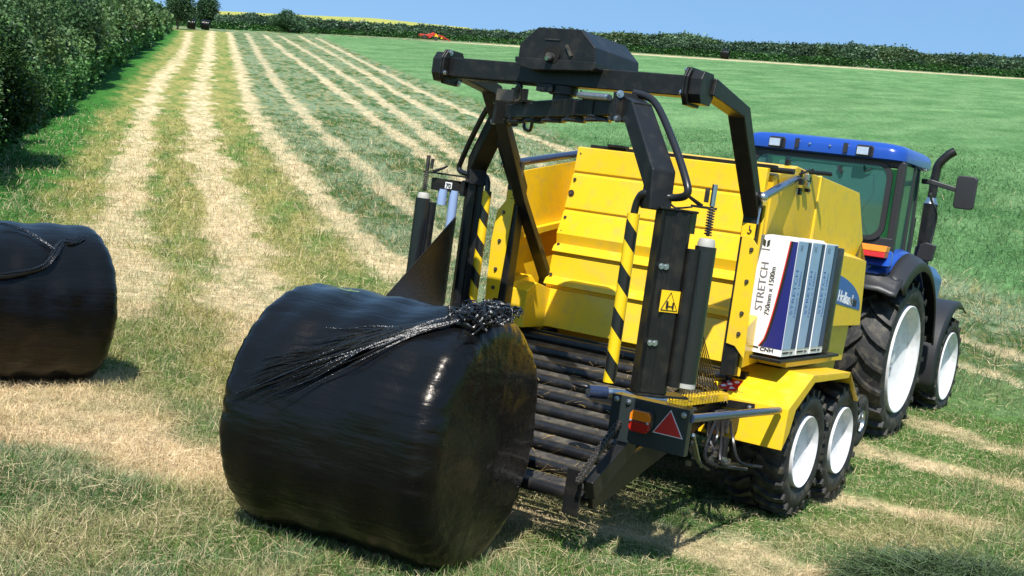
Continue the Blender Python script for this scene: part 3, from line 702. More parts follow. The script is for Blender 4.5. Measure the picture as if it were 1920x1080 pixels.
# side walls flanking the gate
for sg, nm in ((-1, 'l'), (1, 'r')):
    xw = XC+sg*.95
    b = MB()
    xf_ = XC+(.64 if sg > 0 else -.95); yf_ = 8.95 if sg > 0 else 8.40
    poly = [(xw, 7.44, .90), (xw, 7.44, 1.98), (xf_, yf_, 2.25 if sg > 0 else 2.16), (xf_, yf_, .85)]
    if sg > 0:
        xk = XC+.775; b.prism([(xw, 7.44, .90), (xw, 7.44, 1.98), (xk, 7.60, 2.01), (xk, 7.60, .90)], (-.018, 0, 0)); poly[0] = (xk, 7.60, .9); poly[1] = (xk, 7.60, 2.01)
    b.prism(poly, (sg*-.018, 0, 0))
    b.box(min(xf_, xf_-sg*.2), max(xf_, xf_-sg*.2), yf_-.03, yf_-.01, .85, 2.10)       # return toward the gate
    b.prism([(xw-sg*.02, 7.46, 1.56), (xf_-sg*.02, 8.4, 1.72), (xf_-sg*.02, 8.4, 1.68), (xw-sg*.02, 7.46, 1.50)], (-sg*.05, 0, 0))
    b.prism([(xw-sg*.02, 7.5, 1.22), (xw-sg*.04, 7.7, 1.28), (xw-sg*.07, 8.1, .98), (xw-sg*.02, 7.5, .95)], (-sg*.10, 0, 0))
    part(b, 'side_wall', YEL, .004)
    b = MB(); b.cyl((xw, 7.36, 2.03), (xf_, yf_+.02, 2.285 if sg > 0 else 2.21), .028, 14, TUBE); b.ball((xw, 7.36, 2.03), .03, CHR, n=6)
    part(b, 'gate_strut', TUBE, smooth=True)
# outer side shields
for sg in (-1, 1):
    def X(d): return XC+sg*d
    b = MB()
    b.prism([(X(.61), 8.98, 1.1), (X(.61), 8.98, 2.27), (X(.75), 9.01, 2.275), (X(.75), 8.98, 1.80), (X(.75), 8.92, 1.1)], (0, .015, 0))     # bright rear facing return
    P = [(9.01, 1.78), (9.01, 2.27), (9.99, 2.22), (10.28, 1.85), (10.12, 1.70)]
    b.prism([(X(.75), y, z) for y, z in P], (-sg*.02, 0, 0))
    b.add([(X(.75), 9.0, 1.80), (X(.75), 10.13, 1.715), (X(.85), 10.13, 1.686), (X(.85), 8.85, 1.745), (X(.7), 8.85, 1.79)], [(0, 1, 2, 3) if sg > 0 else (3, 2, 1, 0), (0, 3, 4)])
    b.prism([(X(.85), 8.85, 1.745), (X(.85), 10.13, 1.686), (X(.85), 10.23, 1.158), (X(.85), 8.85, 1.17)], (-sg*.02, 0, 0))
    b.prism([(X(.78), 8.75, 1.17), (X(.78), 10.17, 1.16), (X(.78), 10.12, .86), (X(.78), 8.75, .88)], (-sg*.02, 0, 0))
    b.box(min(X(.7), X(.84)), max(X(.7), X(.84)), 8.86, 8.88, 1.17, 1.745)
    b.add([(X(.84), 10.13, 1.686), (X(.74), 10.28, 1.84), (X(.6), 10.5, 1.75), (X(.6), 10.5, 1.2), (X(.84), 10.23, 1.158)], [(0, 1, 2, 3, 4)])
    ss_ = part(b, 'side_shield', YEL, .004)
    if sg > 0:
        d = MB(); x = X(.85)+.003
        pl = []
        for i in range(15):
            a = math.pi/2*i/14; pl.append((x, 8.95+1.19*math.sin(a), 1.29+.305*math.cos(a) if i < 14 else 1.285))
        pl += [(x, 9.4, 1.352), (x, 8.95, 1.40)]
        d.prism(pl, (-.002, 0, 0), DEC)
        d.text('New Holland', .125, frame((x+.0015, 9.22, 1.397), (0, 1, -.11), (0, 0, 1)), WPAP, 1.02, bold=.002)
        d.text('BR6090', .075, frame((x+.0015, 9.83, 1.335), (0, 1, -.11), (0, 0, 1)), INK, .8, bold=.003)
        part(d, 'name_decal', DEC, parent=ss_, label='blue maker name decal on the yellow shield')
# valve block and fittings behind the right strut
b = MB(); b.box(XC+.62, XC+.72, 8.62, 8.66, 2.05, 2.24);
for k in range(22):
    x = XC+.58+random.random()*.20; y = 8.45+random.random()*.3; z = 2.08+random.random()*.16; b.box(x, x+.03, y, y+.04, z, z+.02+.04*random.random(), CHR if k % 4 == 0 else BLK)
b.bar((XC+.66, 8.5, 2.2), (XC+.66, 8.5, 2.34), .05, .03); b.cyl((XC+.55, 8.5, 2.27), (XC+.85, 8.9, 2.29), .016)
b.tube([(XC+.6, 8.5, 2.2), (XC+.65, 8.4, 2.27), (XC+.72, 8.5, 2.24), (XC+.78, 8.7, 2.3)], .009, 6)
part(b, 'valve_block', BLK, .003)
# side posts
HOOKM = INK
for sg in (-1, 1):
    x = XC+sg*.875
    b = MB(); b.poly_bar([(x, 7.45, .90), (x, 7.45, 1.90), (x, 6.96, 2.50), (x, 6.46, 2.575)], .10, .10, up=(1, 0, 0))
    po = part(b, 'frame_post', BLK, .008)
    b = MB(); bolt(b, (x+.0, 7.40, 2.0), (sg, -.3, 0), .012); b.bar((x+.06, 7.38, 1.93), (x+.06, 7.38, 2.06), .03, .012)
    b.tube([(x+.065, 7.37, 1.96), (x+.065, 7.36, 1.86)], .006, 6, m=CHR); part(b, 'lock_pin', DRK, parent=po)
    b = MB(); M = frame((x-.038, 7.397, 1.785), (1, 0, 0), (0, 0, 1))
    b.box(x-.045, x+.045, 7.396, 7.399, 1.77, 1.86, STY)
    b.tube([M @ Vector(q) for q in [(.045, .062, .004), (.045, .04, .004), (.058, .03, .004), (.048, .012, .004), (.034, .018, .004)]], .004, 6, INK)
    part(b, 'hook_sticker', STY, parent=po)
    b = MB()
    if sg > 0: P = [(x-.03, 1.78), (x+.03, 1.78), (x+.085, 1.72), (x+.10, 1.02), (x+.03, 1.09), (x-.03, 1.10)]
    else: P = [(x+.03, 1.80), (x-.03, 1.80), (x-.10, 1.70), (x-.115, 1.48), (x-.10, 1.02), (x-.03, 1.10), (x+.0, 1.10)]
    b.prism([(q[0], 7.385, q[1]) for q in P], (0, .008, 0)); pp = part(b, 'cover_plate', YEL, .002)
    bolts([((x+sg*.045, 7.385, z), (0, -1, 0), .01) for z in (1.70, 1.5, 1.3, 1.17)], pp, DRK)
# diagonal lift arm beside the left post (and its twin on the right)
for sg in (-1,):
    x = XC+sg*.80
    b = MB(); b.poly_bar([(x, 7.0, 2.33), (x, 7.40, 1.80), (x, 7.88, 1.27), (x, 7.86, .80)], .05, .085, up=(1, 0, 0)); lp = part(b, 'lift_arm', BLK, .006)
# wheel arch steps of the left side (small pale housings at the foot of the wall)
b = MB(); b.prism([(XC-.93, 7.5, .92), (XC-.93, 7.5, 1.18), (XC-.93, 7.62, 1.24), (XC-.93, 7.9, 1.18), (XC-.93, 7.9, .92)], (.22, 0, 0)); part(b, 'chain_guard', YEL, .004)
# top beam with end plates
b = MB(); b.box(XC-.80, XC+.80, 6.34, 6.46, 2.50, 2.615); tbm = part(b, 'top_beam', BLK, .006)
for sg in (-1, 1):
    b = MB(); x = XC+sg*.80
    O = [(-.075, .105), (.075, .105), (.115, .05), (.115, -.05), (.075, -.105), (-.075, -.105), (-.115, -.05), (-.115, .05)]
    b.prism([(x, 6.40+o[0], 2.555+o[1]) for o in O], (sg*.014, 0, 0)); b.prism([(x+sg*.018, 6.40+o[0], 2.555+o[1]) for o in O], (sg*.014, 0, 0))
    b.prism([(x+sg*.034, 6.40+o[0]*.8, 2.555+o[1]*.85) for o in O], (sg*.07, .0, -.0))
    ep = part(b, 'end_plate', BLK, .004, parent=tbm)
    END_B = [((x, 6.40+o[0]*.82, 2.555+o[1]*.82), (-sg, 0, 0), .013) for o in O[::2]]; bolts(END_B, tbm)
b = MB()
b.box(XC-.74, XC-.2, 6.36, 6.44, 2.492, 2.498); b.cyl((XC-.30, 6.4, 2.49), (XC-.36, 6.4, 2.40), .02); b.box(XC-.42, XC-.30, 6.33, 6.38, 2.38, 2.45)
b.tube([(XC-.32, 6.36, 2.5), (XC-.26, 6.34, 2.47), (XC-.27, 6.36, 2.4), (XC-.33, 6.36, 2.38)], .008, 7)
part(b, 'sensor', DRK, .002, parent=tbm)
b = MB(); b.cyl((XC, 6.40, 2.50), (XC, 6.40, 2.45), .085, 24); b.cyl((XC, 6.40, 2.46), (XC, 6.40, 2.38), .06, 24); b.box(XC-.13, XC-.02, 6.30, 6.36, 2.455, 2.50)
part(b, 'slip_ring', BLK, .003, smooth=True)
# octagonal drive cover on top
O = [(-3.89, 2.815), (-3.60, 2.815), (-3.497, 2.72), (-3.487, 2.635), (-4.0, 2.635), (-4.0, 2.715)]
O2 = [(-3.475, 2.637), (-3.475, 2.60), (-3.49, 2.585), (-3.90, 2.566), (-3.99, 2.589), (-4.012, 2.612), (-4.012, 2.637)]
b = MB(); nseg = 20
hole = [(-3.765+.052*math.cos(2*math.pi*i/nseg), 2.645+.052*math.sin(2*math.pi*i/nseg)) for i in range(nseg)]
b.prism([(x, 6.25, z) for x, z in O], (0, .56, 0)); b.prism([(x, 6.235, z) for x, z in O2], (0, .60, 0))
cv = part(b, 'drive_cover', BLK, .005)
b = MB(); b.tube([(-3.765, 6.232, 2.66), (-3.765, 6.25, 2.66)], .052, 24, pm('hole_black', (.002, .002, .002), .9), smooth=False)
b.tube([(-3.765, 6.20, 2.645), (-3.765, 6.24, 2.645)], .024, 14, DRK, smooth=False); b.tube([(-3.765, 6.205, 2.635), (-3.765, 6.18, 2.63)], .012, 10, CHR, smooth=False)
b.box(-3.83, -3.73, 6.243, 6.249, 2.745, 2.752, DRK); b.bar((-3.68, 6.244, 2.72), (-3.64, 6.244, 2.66), .02, .014, m=DRK)
part(b, 'motor', DRK, parent=cv)

# rotating wrapping ring -------------------------------------------------
P0 = Vector((XC, 6.39, 0)); ang = R_(-39); U = Vector((math.cos(ang), math.sin(ang), 0)); Nn = Vector((-math.sin(ang), math.cos(ang), 0))
def W(s, t, z, sg=1): return P0+U*(s*sg)+Nn*(t*sg)+Vector((0, 0, z))
b = MB(); b.bar(W(-.92, 0, 2.362), W(.92, 0, 2.362), .09, .088); b.bar(W(-.35, 0, 2.366), W(.35, 0, 2.366), .11, .10); rg = part(b, 'rotor_beam', BLK, .006)
b = MB()
cab_ = [W(s, -.03+.03*math.sin(s*19), 2.295+.012*math.sin(s*31)) for s in [x*.1 for x in range(-9, 10)]]
b.tube(cab_, .012, 7); b.tube([p+Vector((.01, 0, .014+.008*math.sin(i*2.2))) for i, p in enumerate(cab_)], .009, 7)
b.tube([W(-.55, -.02, 2.30), W(-.5, -.03, 2.25), W(-.42, -.02, 2.24), W(-.38, -.03, 2.29), W(-.45, -.03, 2.31)], .011, 7)
part(b, 'cable_run', HOSE, smooth=True, parent=rg)
b = MB(); b.tube([W(.42, -.06, 2.43), W(.86, -.06, 2.405)], .016, 12, CHR, smooth=False)
for k in range(26): s = .44+k*.0155; b.tube([W(s, -.06, 2.43-(s-.42)*.057), W(s+.006, -.06, 2.43-(s-.42)*.057)], .0195, 12, CHR, smooth=False)
b.prism([W(.40, -.05, 2.46), W(.43, -.05, 2.44), W(.62, -.05, 2.41), W(.62, -.05, 2.32), W(.52, -.05, 2.34)], Nn*.012, BLK)
part(b, 'tension_spring', CHR, smooth=True, parent=rg)
b = MB(); b.box(-4.32, -4.2, 6.72, 6.74, 2.40, 2.5); b.bar(W(-.75, 0, 2.42), W(-.5, 0, 2.42), .14, .02); bolt(b, W(-.6, -.04, 2.43), (.4, -1, .3), .02)
part(b, 'bracket', BLK, .003, parent=rg)
STRIPE = bpy.data.materials.new('warning_stripe'); STRIPE.use_nodes = True; _t = STRIPE.node_tree; _p = _t.nodes['Principled BSDF']; _p.inputs['Roughness'].default_value = .35; _p.inputs['Coat Weight'].default_value = .3
_tc = _t.nodes.new('ShaderNodeTexCoord'); _s = _t.nodes.new('ShaderNodeSeparateXYZ'); _t.links.new(_tc.outputs['Object'], _s.inputs[0])
_d = _t.nodes.new('ShaderNodeVectorMath'); _d.operation = 'DOT_PRODUCT'; _d.inputs[1].default_value = (.9*1.15, .43*1.15, 1.0); _t.links.new(_tc.outputs['Object'], _d.inputs[0])
_m = _t.nodes.new('ShaderNodeMath'); _m.operation = 'MULTIPLY'; _m.inputs[1].default_value = 1/.215; _t.links.new(_d.outputs['Value'], _m.inputs[0])
_f = _t.nodes.new('ShaderNodeMath'); _f.operation = 'FRACT'; _t.links.new(_m.outputs[0], _f.inputs[0])
_g = _t.nodes.new('ShaderNodeMath'); _g.operation = 'GREATER_THAN'; _g.inputs[1].default_value = .46; _t.links.new(_f.outputs[0], _g.inputs[0])
_x = _t.nodes.new('ShaderNodeMix'); _x.data_type = 'RGBA'; _x.inputs[6].default_value = (.012, .012, .012, 1); _x.inputs[7].default_value = (.85, .55, .01, 1); _t.links.new(_g.outputs[0], _x.inputs[0]); _t.links.new(_x.outputs[2], _p.inputs[0])
FSHEET = pm('stretched_film', (.006, .005, .003), .45, spec=.12, var=.8, vscale=30, alpha=.9)
for sg in (1, -1):
    def Q(s, t, z): return W(s, t, z, sg)
    b = MB(); b.poly_bar([Q(1.10, 0, 2.34), Q(1.47, 0, 2.01), Q(1.47, 0, 1.86)], .115, .115, up=Nn*sg); arm = part(b, 'wrapping_arm', BLK, .008)
    b = MB(); c = [Q(1.02, -.085, 2.46), Q(1.02, .085, 2.46), Q(1.12, .085, 2.27), Q(1.12, -.085, 2.27)]
    c = [Q(.99, -.085, 2.43), Q(.99, .085, 2.43), Q(1.0, .085, 2.28), Q(1.0, -.085, 2.28)]
    b.prism(c, U*sg*.022); b.prism([q-U*sg*.03 for q in c], U*sg*.022)
    b.bar(Q(1.0, 0, 2.355), Q(1.14, 0, 2.32), .10, .12)
    part(b, 'arm_flange', BLK, .003, parent=arm); bolts([(q*.84+(sum(c, Vector())/4)*.16+U*sg*.022, U*sg, .015) for q in c], arm)
    b = MB(); b.tube([Q(.98, .02, 2.44), Q(1.1, .085, 2.40), Q(1.35, .09, 2.22), Q(1.56, .09, 2.03), Q(1.60, .09, 1.955), Q(1.52, .06, 1.93), Q(1.46, -.05, 1.935), Q(1.42, -.072, 1.90), Q(1.40, -.075, 1.82)], .019, 12)
    part(b, 'air_hose', HOSE, smooth=True, parent=arm)
    # dispenser body: folded vertical panel
    tL, tR, tr, tk = (.0, .17, .258, .19) if sg > 0 else (-.06, .05, .335, .265)
    b = MB(); so_ = 1.54 if sg > 0 else 1.46; dd = -.06 if sg > 0 else .06
    b.prism([Q(so_+dd, tL, .985), Q(so_-dd*.3, tL, .985), Q(so_, tL+.03, .985), Q(so_, tL+(tR-tL)*.42, .985), Q(so_-dd*.25, tL+(tR-tL)*.5, .985), Q(so_-dd*.25, tR-.02, .985), Q(so_, tR, .985), Q(so_+dd, tR, .985)], (0, 0, .885))
    b.bar(Q(1.50, tL-.01, 1.875), Q(1.50, tR+.02, 1.875), .12, .012); b.bar(Q(1.50, tL, .978), Q(1.50, tr+.02, .978), .14, .012)
    dp = part(b, 'film_dispenser', BLK, .004)
    if sg > 0: bolts([(Q(so_+.001, tL+dx, z), U, .011) for dx in (.04, .065) for z in (1.60, 1.23)], dp)
    b = MB(); b.cyl(Q(1.55, tr, 1.055), Q(1.55, tr, 1.72), .052, 24, FILM); part(b, 'film_roll', FILM, parent=dp, smooth=True)
    b = MB(); b.cyl(Q(1.56, tk, 1.03), Q(1.56, tk, 1.70), .032, 18, BLK); part(b, 'tension_roller', BLK, parent=dp, smooth=True)
    if sg < 0:
        for t9, z8, z9 in ((.12, 1.1, 1.80), (.205, 1.69, 1.80)): b = MB(); b.cyl(Q(1.54, t9, z8), Q(1.54, t9, z9), .032, 20); part(b, 'pale_roller', pm('pale_blue_roller', (.28, .38, .62), .3, coat=.4, var=.2), parent=dp, smooth=True)
    b = MB(); b.lathe([(1.715, .02), (1.715, .042), (1.735, .043), (1.757, .036), (1.76, .018)], Q(1.55, tr, 0), 'z', 20, WCORE); part(b, 'top_cone', WCORE, parent=dp, smooth=True)
    b = MB(); b.lathe([(1.055, .02), (1.055, .05), (1.03, .05), (1.02, .036), (1.02, .0)], Q(1.55, tr, 0), 'z', 20, WCORE); part(b, 'base_cone', WCORE, parent=dp, smooth=True)
    b = MB(); pts = []
    for i in range(121): a = i*2*math.pi/12; pts.append(Q(1.55, tr, 1.775+.13*i/120)+Vector((math.cos(a)*.017, math.sin(a)*.017, 0)))
    b.tube(pts, .0035, 5, m=DRK, smooth=False); b.cyl(Q(1.55, tr, 1.77), Q(1.55, tr, 2.0), .009, 8, DRK)
    b.cyl(Q(1.55, tr, 1.915), Q(1.55, tr, 2.02), .014, 8, CHR if sg > 0 else DRK); b.bar(Q(1.53, tr-.025, 1.93), Q(1.53, tr-.025, 2.0), .012, .02, m=DRK)
    b.bar(Q(1.50, tR, 1.905), Q(1.555, tr+.025, 1.905), .03, .012, m=BLK); b.tube([Q(1.5, tr-.03, 1.91), Q(1.5, tr-.10, 1.945), Q(1.49, tr-.13, 1.965)], (.012, .005), 6, BLK)
    b.tube([Q(1.48, tL+.03, 1.90), Q(1.46, tL+.07, 1.905), Q(1.45, tL+.12, 1.885), Q(1.46, tR+.03, 1.90)], .005, 5, DRK)
    b.bar(Q(1.50, tR+.015, 1.87), Q(1.50, tR+.015, 1.77), .05, .03, m=BLK)
    part(b, 'spring_spindle', DRK, parent=dp, smooth=True)
    b = MB(); b.tube([Q(1.40, -.075, 1.0), Q(1.40, -.075, 1.83)], .031, 24, smooth=False)
    part(b, 'striped_guard', STRIPE, parent=dp, smooth=True, label='guard tube with yellow and black warning stripes')
    if sg > 0:
        b = MB(); M = frame(Q(1.558, .055, 1.385), Nn, (0, 0, 1)); b.prism([M @ Vector(q) for q in ((0, 0, 0), (.10, 0, 0), (.10, .105, 0), (0, .105, 0))], U*.002, STY)
        T = [M @ Vector(q) for q in ((.007, .010, 0), (.093, .010, 0), (.050, .097, 0))]
        T = [q+U*.004 for q in T]
        b.tube(T+[T[0]], .0022, 5, INK, smooth=False)
        pz = U*.005
        def mk(x, y): return M @ Vector((x*.88, y*.9, 0))+pz
        b.cyl(mk(.042, .052), mk(.042, .060), .005, 8, INK); b.bar(mk(.042, .02), mk(.042, .05), .004, .012, m=INK); b.bar(mk(.05, .034), mk(.072, .034), .004, .003, m=INK); b.bar(mk(.078, .02), mk(.078, .055), .004, .008, m=INK)
        part(b, 'warning_sticker', STY, parent=dp, label='yellow square warning sticker with a triangle and figure')
    else:
        b = MB(); b.bar(Q(1.56, .06, 1.83), Q(1.56, .28, 1.83), .07, .085, m=BLK)
        c0 = Q(1.5, .22, 1.83); dv = (Vector((0, 0, 1.83))-Vector((0, 0, 0)))
        M = frame(Q(1.56, .185, 1.81), -Nn*sg, (0, 0, 1)); M = frame(Q(1.521, .20, 1.808), Nn, (0, 0, 1))
        b.prism([M @ Vector(q) for q in ((0, 0, .0), (.05, 0, .0), (.05, .045, .0), (0, .045, .0))], U*.002, WPAP)
        M2 = M.copy(); M2.translation = M.translation+U*.004; b.text('70', .042, M2 @ Matrix.Translation((.004, .007, 0)), INK, .9, bold=.001)
        part(b, 'stretch_unit', BLK, .002, parent=dp, label='small black gear box marked 70')
# film webs from the dispensers
b = MB()
A1 = W(1.53, .30, 1.06); B0 = Vector((-2.86, 7.28, .80)); B1 = Vector((-2.88, 6.45, .80))
for k in range(20):
    f = k/19; p = A1.lerp(W(1.53, .30, 1.34), f); q = B1.lerp(B0, f); b.tube([p, (p+q)/2+Vector((0, 0, -.005)), q], .0035, 4)
part(b, 'film_strands', pm('film_strand', (.014, .010, .005), .4, spec=.2, var=.7, vscale=25))
b = MB()
p0, p1 = W(1.50, .10, 1.62, -1), W(1.50, .10, 1.0, -1); p2 = Vector((-4.47, 5.9, 1.13)); p3 = Vector((-4.10, 5.9, 1.12))
rows = 44
for k in range(rows):
    f = k/(rows-1); b.tube([p0.lerp(p1, f), p2.lerp(p3, f)], .004, 4, pm('film_strand', (.014, .010, .005), .4, spec=.2, var=.7, vscale=25), smooth=False)
off = Vector((.004, .006, 0)); b.add([p0+off, p1+off, p3+off, p2+off], [(0, 1, 2, 3)], FSHEET)
part(b, 'film_web', FSHEET)

# roller table -------------------------------------------------------------
TX0, TX1 = XC-.86, XC+.80
path = [(7.62, .86), (7.42, .80), (7.22, .735), (7.02, .675), (6.82, .615), (6.62, .56), (6.42, .50), (6.22, .44), (6.02, .375), (5.85, .30)]
for xq, dx in ((TX1+.02, .03), (TX0-.02, -.03)):
    tb_ = MB(); tb_.prism([(xq, 7.72, .83), (xq, 7.7, .72), (xq, 6.1, .30), (xq, 5.86, .25), (xq, 5.80, .42), (xq, 6.0, .45)], (dx, 0, 0)); part(tb_, 'side_frame', BLK, .004)
tb_ = MB(); tb_.box(TX1-.05, TX1+.045, 5.70, 5.715, .235, .475); part(tb_, 'end_plate', BLK, .004); 
tb_ = MB(); tb_.bar((TX1+.075, 5.73, .38), (TX1+.075, 6.15, .60), .06, .11); part(tb_, 'table_arm', BLK, .006)
for i, (y, z) in enumerate(path):
    b = MB(); b.cyl((TX0, y, z), (TX1, y, z), .036, 18); b.cyl((TX0, y, z), (TX1+.03, y, z), .018, 10); part(b, 'roller', ROLL, smooth=True)
    if i < len(path)-1:
        y2, z2 = path[i+1]; ym, zm = (y+y2)/2, (z+z2)/2-.012
        b = MB(); b.bar((TX0+.02, ym, zm), (TX1-.06, ym, zm), .085, .02, up=(0, -.28, .95)); b.bar((TX0+.02, ym+.03, zm-.03), (TX1-.06, ym+.03, zm-.03), .02, .06, m=None)
        part(b, 'belt_slat', SLAT, .002)
b = MB(); b.bar((XC-.9, 7.70, .88), (XC+.9, 7.70, .88), .05, .05); part(b, 'cross_bar', BLK, .004)
# drive chain on the table side
b = MB(); cp = []
for i in range(41):
    f = i/40; cp.append(Vector((TX1+.05, 6.08-.46*f-.02*math.sin(f*3.1), .76-.13*f-.05*math.sin(f*math.pi)-.20*f*f)))
for i in range(40):
    a, c = cp[i], cp[i+1]; m_ = (a+c)/2; d = (c-a)
    if i % 2 == 0:
        b.bar(a, c, .007, .026); b.bar(a+Vector((.024, 0, 0)), c+Vector((.024, 0, 0)), .007, .026)
    else:
        b.bar(a+Vector((.006, 0, 0)), c+Vector((.006, 0, 0)), .006, .02); b.bar(a+Vector((.018, 0, 0)), c+Vector((.018, 0, 0)), .006, .02)
    b.cyl(a-Vector((.004, 0, 0)), a+Vector((.03, 0, 0)), .006, 8)
part(b, 'drive_chain', pm('chain_steel', (.10, .09, .08), .4, metal=.7, var=.6, vscale=30), smooth=False)
b = MB(); b.cyl((TX1-.015, 5.95, .36), (TX1+.03, 5.95, .36), .07, 20); b.cyl((TX1+.03, 5.95, .36), (TX1+.045, 5.95, .36), .03, 12, CHR); part(b, 'sprocket', DRK, smooth=False)
# table support channel and ram
b = MB(); b.sheet([(-2.95, 6.2, .80), (-2.88, 6.2, .80), (-2.88, 6.2, .755)], (.02, 1.25, -.02), .006, YEL); b.bar((-2.92, 7.0, .79), (-2.92, 7.0, .6), .03, .02, m=YEL)
b.bar((-3.0, 6.15, .77), (-3.0, 7.4, .74), .05, .06, m=DRK)
part(b, 'support_channel', YEL, .002)
b = MB(); b.cyl((-3.08, 6.02, .84), (-2.80, 6.35, .83), .032, 16, CHR); b.cyl((-3.10, 6.0, .84), (-3.03, 6.08, .84), .038, 16, TUBE); b.cyl((-2.86, 6.3, .82), (-2.80, 6.3, .74), .03, 12, TUBE)
b.ball((-3.16, 6.05, .86), .055, BLK, (1.3, .8, .35))
part(b, 'hydraulic_ram', CHR, smooth=True)
b = MB()
for k in range(5):
    x = -3.0+random.random()*.25; y = 7.0+random.random()*.5; b.tube([(x-.06, y+.1, .66), (x+random.uniform(-.05, .1), y-.1, .56), (x+random.uniform(0, .15), y-.25*random.random(), .42), (x+random.uniform(.1, .2), y+.1, .38)], .011, 7)
b.tube([(-2.50, 6.1, .72), (-2.62, 6.4, .66), (-2.7, 6.7, .5), (-2.75, 6.9, .40)], .009, 7, CHR); b.tube([(-2.50, 6.1, .68), (-2.62, 6.4, .62), (-2.7, 6.7, .47), (-2.72, 6.95, .38)], .009, 7, HOSE)
for k in range(16):
    x = -2.95+random.random()*.25; y = 7.0+random.random()*.2; z = .34+random.random()*.16; b.box(x, x+.025, y, y+.03, z, z+.03, CHR if k % 3 == 0 else DRK)
for x in (-2.80, -2.72): b.cyl((x, 7.15, .56), (x, 7.15, .42), .022, 12, HOSE); b.cyl((x, 7.15, .44), (x, 7.15, .38), .024, 12, CHR)
part(b, 'hydraulic_hoses', HOSE, smooth=True)
# light boards (right one seen, left one behind the bale)
for sg in (1, -1):
    def X(d): return XC+sg*d
    xa, xb = sorted((X(.80), X(1.25)))
    b = MB(); b.box(xa, xb, 6.0, 6.006, .615, .855); b.box(xa, xb, 6.0, 6.10, .855, .861); b.box(X(1.25)-.004, X(1.25)+.004, 6.0, 6.05, .615, .855)
    for dx, z in ((.83, .835), (.90, .832), (1.225, .83)): bolt(b, (X(dx), 5.999, z), (0, -1, 0), .012)
    lb = part(b, 'light_board', pm('board_grey', (.022, .03, .03), .4, coat=.3, var=.2), .002)
    b = MB(); x = X(1.0); lz = .752
    def rsq(w, h, cx, cz, y0, d, m, n=6, z0=-1, z1=1):
        pts = []
        for q in range(4):
            for i in range(n):
                a = math.pi/2*(q+i/(n-1)); pts.append((cx+(w-.02)*(1 if q in (0, 3) else -1)+.02*math.cos(a), y0, cz+(h-.02)*(1 if q in (0, 1) else -1)+.02*math.sin(a)))
        b.prism(pts, (0, -d, 0), m)
    rsq(.062, .06, x, lz, 6.0, .03, DRK)
    b.prism([(x-.058, 5.968, lz+.003), (x+.058, 5.968, lz+.003), (x+.058, 5.968, lz+.035), (x+.043, 5.968, lz+.055), (x-.043, 5.968, lz+.055), (x-.058, 5.968, lz+.035)], (0, -.022, 0), ORL)
    b.prism([(x-.058, 5.968, lz-.003), (x-.058, 5.968, lz-.04), (x-.043, 5.968, lz-.057), (x+.043, 5.968, lz-.057), (x+.058, 5.968, lz-.04), (x+.058, 5.968, lz-.003)], (0, -.022, 0), RDL)
    b.box(x-.058, x+.058, 5.95, 5.968, lz-.004, lz+.004, DRK)
    for dx in (-.05, .05): bolt(b, (x+dx, 5.95, lz-.002), (0, -1, 0), .006)
    part(b, 'tail_lamp', ORL, .003, parent=lb, label='round cornered lamp, orange above red')
    b = MB(); x = X(1.15)
    for s_, y_, m in ((1.0, 5.997, WPAP), (.9, 5.994, REDP)):
        b.prism([(x-.088*s_, y_, .757-.052*s_), (x+.088*s_, y_, .757-.052*s_), (x+.0*s_, y_, .757+.10*s_*.85)], (0, -.003, 0), m)
    part(b, 'triangle_reflector', REDP, parent=lb, label='red warning triangle reflector')
    b = MB(); b.cyl((X(1.25), 6.03, .815), (X(1.23), 7.44, .745), .024, 14, TUBE); part(b, 'stay_tube', TUBE, smooth=True)
# fenders -----------------------------------------------------------------------
for sg in (1, -1):
    def X(d): return XC+sg*d
    prof = [(7.46, .50), (7.48, .755), (7.87, .945), (8.68, .925), (8.98, .70)]
    xi, xo = X(.72), X(1.28)
    b = MB()
    pr = [(xi, y, z) for y, z in prof]
    if sg > 0: b.sheet(pr, (xo-xi, 0, 0), -.006)
    else: b.sheet(pr, (xo-xi, 0, 0), .006)
    b.prism([(xo, 7.46, .50), (xo, 7.48, .755), (xo, 7.87, .945), (xo, 8.68, .925), (xo, 8.66, .89), (xo, 7.92, .90), (xo, 7.62, .74), (xo, 7.56, .60)], (-sg*.006, 0, 0))
    fd = part(b, 'fender', YEL, .003)
    if sg > 0:
        b = MB(); b.bar((-2.95, 7.455, .712), (-2.68, 7.455, .725), .014, .05, m=BLK); bolt(b, (-2.91, 7.446, .716), (0, -1, 0)); bolt(b, (-2.71, 7.446, .722), (0, -1, 0)); part(b, 'bracket', BLK, .002, parent=fd)
        b = MB(); d1 = Vector((0, .39, .19)).normalized(); nrm = Vector((0, -.19, .39)).normalized(); o = Vector((-2.985, 7.53, .779))+nrm*.004
        M = frame(o, (1, 0, 0), d1); b.prism([M @ Vector(q) for q in ((0, 0, 0), (.14, 0, 0), (.14, .15, 0), (0, .15, 0))], nrm*.001, WPAP)
        b.prism([M @ Vector(q) for q in ((.008, .008, .002), (.132, .008, .002), (.132, .142, .002), (.008, .142, .002))], nrm*.001, REDP)
        for cx, cy, s_ in ((.035, .11, .02), (.10, .115, .022), (.035, .05, .022), (.095, .04, .025), (.065, .08, .02)):
            b.prism([M @ Vector((cx+s_*math.cos(a), cy+s_*.8*math.sin(a), .0045)) for a in [k*math.pi*2/(3+int(cx*50) % 4) for k in range(3+int(cx*50) % 4)]], nrm*.0008, WPAP)
        part(b, 'red_safety_sticker', REDP, parent=fd)
        b = MB(); b.lathe([(0, .001), (0, .034), (-.012, .034), (-.018, .026), (-.02, .001)], (-2.86, 7.28, .535), 'y', 24, ORL); b.bar((-2.86, 7.29, .60), (-2.86, 7.29, .45), .03, .01, m=DRK); part(b, 'side_reflector', ORL, smooth=True, label='round orange side reflector')
    else: pass
